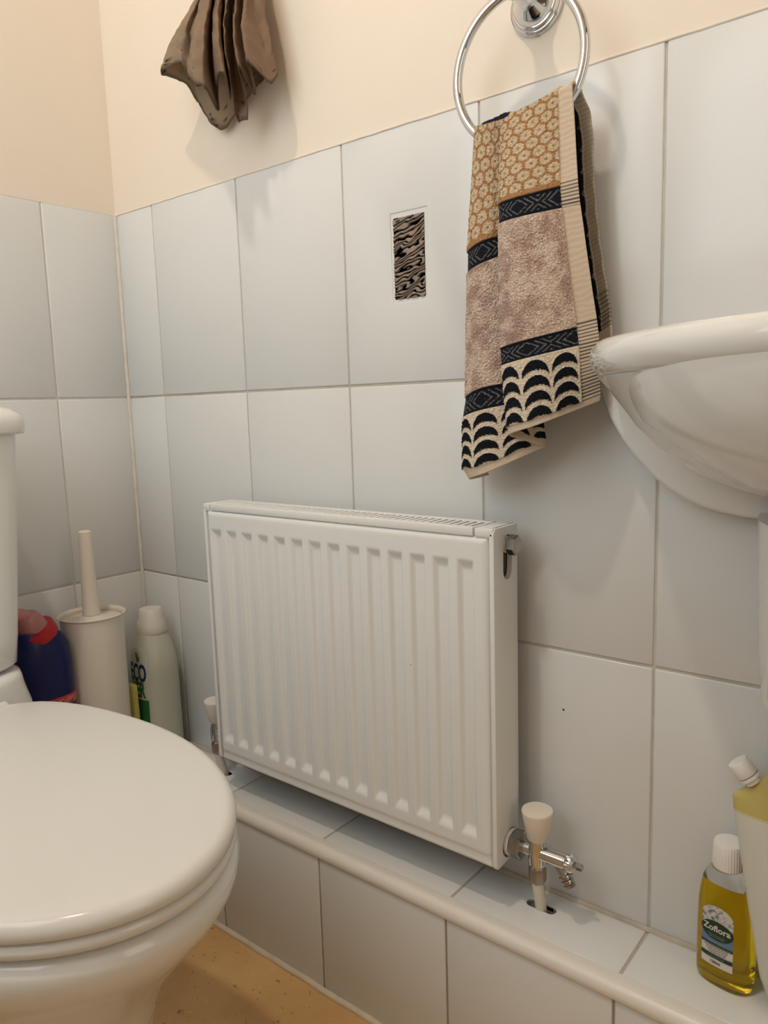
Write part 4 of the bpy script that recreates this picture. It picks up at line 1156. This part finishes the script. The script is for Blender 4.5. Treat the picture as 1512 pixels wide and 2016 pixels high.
put('label_print', map_mesh(text_mesh('Zoflora', 0.0088, 0.0, 0.00022), lambda c: zo_surf(LO + c.x * 0.98, 0.2715 + c.y, 0.0017)), Z_W, zlab, smooth=False)
put('label_print', map_mesh(text_mesh('120ml', 0.0040, 0.0, 0.0001), lambda c: zo_surf(LO - 0.001 + c.x, 0.2358 + c.y, 0.0009)), Z_K, zlab, smooth=False)
bm = bmesh.new()
def zline(x0, x1, z, h, lift):
    n = 8
    a = [bm.verts.new(zo_surf(x0 + (x1 - x0) * k / n, z, lift)) for k in range(n + 1)]
    b = [bm.verts.new(zo_surf(x0 + (x1 - x0) * k / n, z + h, lift)) for k in range(n + 1)]
    for k in range(n): bm.faces.new((a[k], a[k + 1], b[k + 1], b[k]))
for k in range(4):
    x = LO - LW_ * (0.78 - 0.1 * k)
    while x < LO + LW_ * (0.72 - 0.1 * k):
        w_ = random.uniform(0.0008, 0.0024); zline(x, x + w_, 0.2508 - k * 0.0018, 0.0006, 0.0009); x += w_ + 0.0006
put('label_print', bm, Z_K, zlab, smooth=False)
bm = bmesh.new()
for z, f, lift in [(0.2645, 0.55, 0.0017), (0.2625, 0.48, 0.0017), (0.2572, 0.6, 0.0013), (0.2538, 0.8, 0.0014), (0.2418, 0.5, 0.0014)]:
    x = LO - LW_ * f
    while x < LO + LW_ * f:
        w_ = random.uniform(0.0006, 0.0020); zline(x, x + w_, z, 0.0006, lift); x += w_ + 0.0006
put('label_print', bm, Z_B2 if False else mat('label_faint_print', (0.32, 0.38, 0.40), 0.5, mottle=0.05), zlab, smooth=False)

# ------------------------------------------------------------------ refill pouch on the ledge
PO_W = mat('milky_pouch_film', (0.66, 0.67, 0.61), 0.30, sss=0.2, bump=0.12, bscale=30, bdist=0.004)
PO_Y = mat('yellow_pouch_film', (0.56, 0.48, 0.17), 0.22, sss=0.1, bump=0.12, bscale=35, bdist=0.004)
po = thing('refill_pouch', 'milky white refill pouch with yellow top and angled white spout, beside the yellow bottle', 'pouch', (1.075, -0.045, LZ))
PXC = 1.0790
# left outline of the pouch from bottom to top (x, z)
OUT = [(1.0270, LZ + 0.001), (1.0262, 0.224), (1.0176, 0.2457), (1.0069, 0.3027), (0.9940, 0.3788), (0.9906, 0.4002), (0.9894, 0.4132), (0.9965, 0.4200), (1.0120, 0.4340), (1.0260, 0.4480), (1.0400, 0.4560)]
oz = np.array([p[1] for p in OUT]); ox = np.array([p[0] for p in OUT])
def pouch_part(z0, z1, nz, depth_off, wavy=0.0):
    nx = 60
    rows = np.linspace(z0, z1, nz)
    F = np.empty((nz, 2 * nx, 3))
    for i, z in enumerate(rows):
        xl = np.interp(z, oz, ox); 
        s = np.linspace(0, 1, nx)
        xr_ = 1.158 - 0.010 * (z - LZ) / 0.25
        x = xl + (xr_ - xl) * s
        zz = z + wavy * (0.010 * np.sin(s * 5.0 + 2.6) - 0.004)
        bulge = np.sqrt(np.clip(1 - (2 * s - 1) ** 2, 0, 1)) ** 0.9
        t_ = (z - LZ) / 0.245
        thick = 0.0012 + 0.026 * bulge * math.sin(min(1, max(0.0, 1 - t_)) ** 0.75 * PI * 0.5)
        yc = -0.042
        F[i, :nx] = np.stack([x, yc - thick * 0.9, zz], -1)
        F[i, nx:] = np.stack([x, yc + thick * 0.9, zz], -1)[::-1]
    me_ = grid_mesh('p', F, None, closed_u=True)
    bm = bmesh.new(); bm.from_mesh(me_); bm.verts.ensure_lookup_table()
    n2 = 2 * nx
    for row in (0, nz - 1):
        for i in range(nx - 1):
            q = [bm.verts[row * n2 + k] for k in (i, i + 1, n2 - 2 - i, n2 - 1 - i)]
            try: bm.faces.new(q)
            except ValueError: pass
    bmesh.ops.remove_doubles(bm, verts=bm.verts, dist=1e-6)
    bmesh.ops.recalc_face_normals(bm, faces=bm.faces)
    bm.to_mesh(me_); bm.free()
    return me_
put('pouch_body', pouch_part(LZ + 0.001, 0.4000, 60, 0.0), PO_W, po, angle=60)
put('pouch_top', pouch_part(0.3985, 0.4560, 30, 0.0), PO_Y, po, angle=60, label='yellow tinted top of the pouch')
so = Vector((1.0065, -0.042, 0.4290)); sd = Vector((-0.62, -0.10, 0.78))
sp_ = put('spout', lathe([(0.0075, 0.0), (0.0075, 0.004), (0.0098, 0.0045), (0.0098, 0.0070), (0.0070, 0.0075), (0.0070, 0.010)], so, sd, 32), WHITEP, po)
put('spout_cap', lathe([(0.0098, 0.0082), (0.0102, 0.0090), (0.0096, 0.0212), (0.0088, 0.0225), (0, 0.0228)], so, sd, 40, cap1=False), WHITEP, sp_)

SC.view_settings.exposure = EXPO
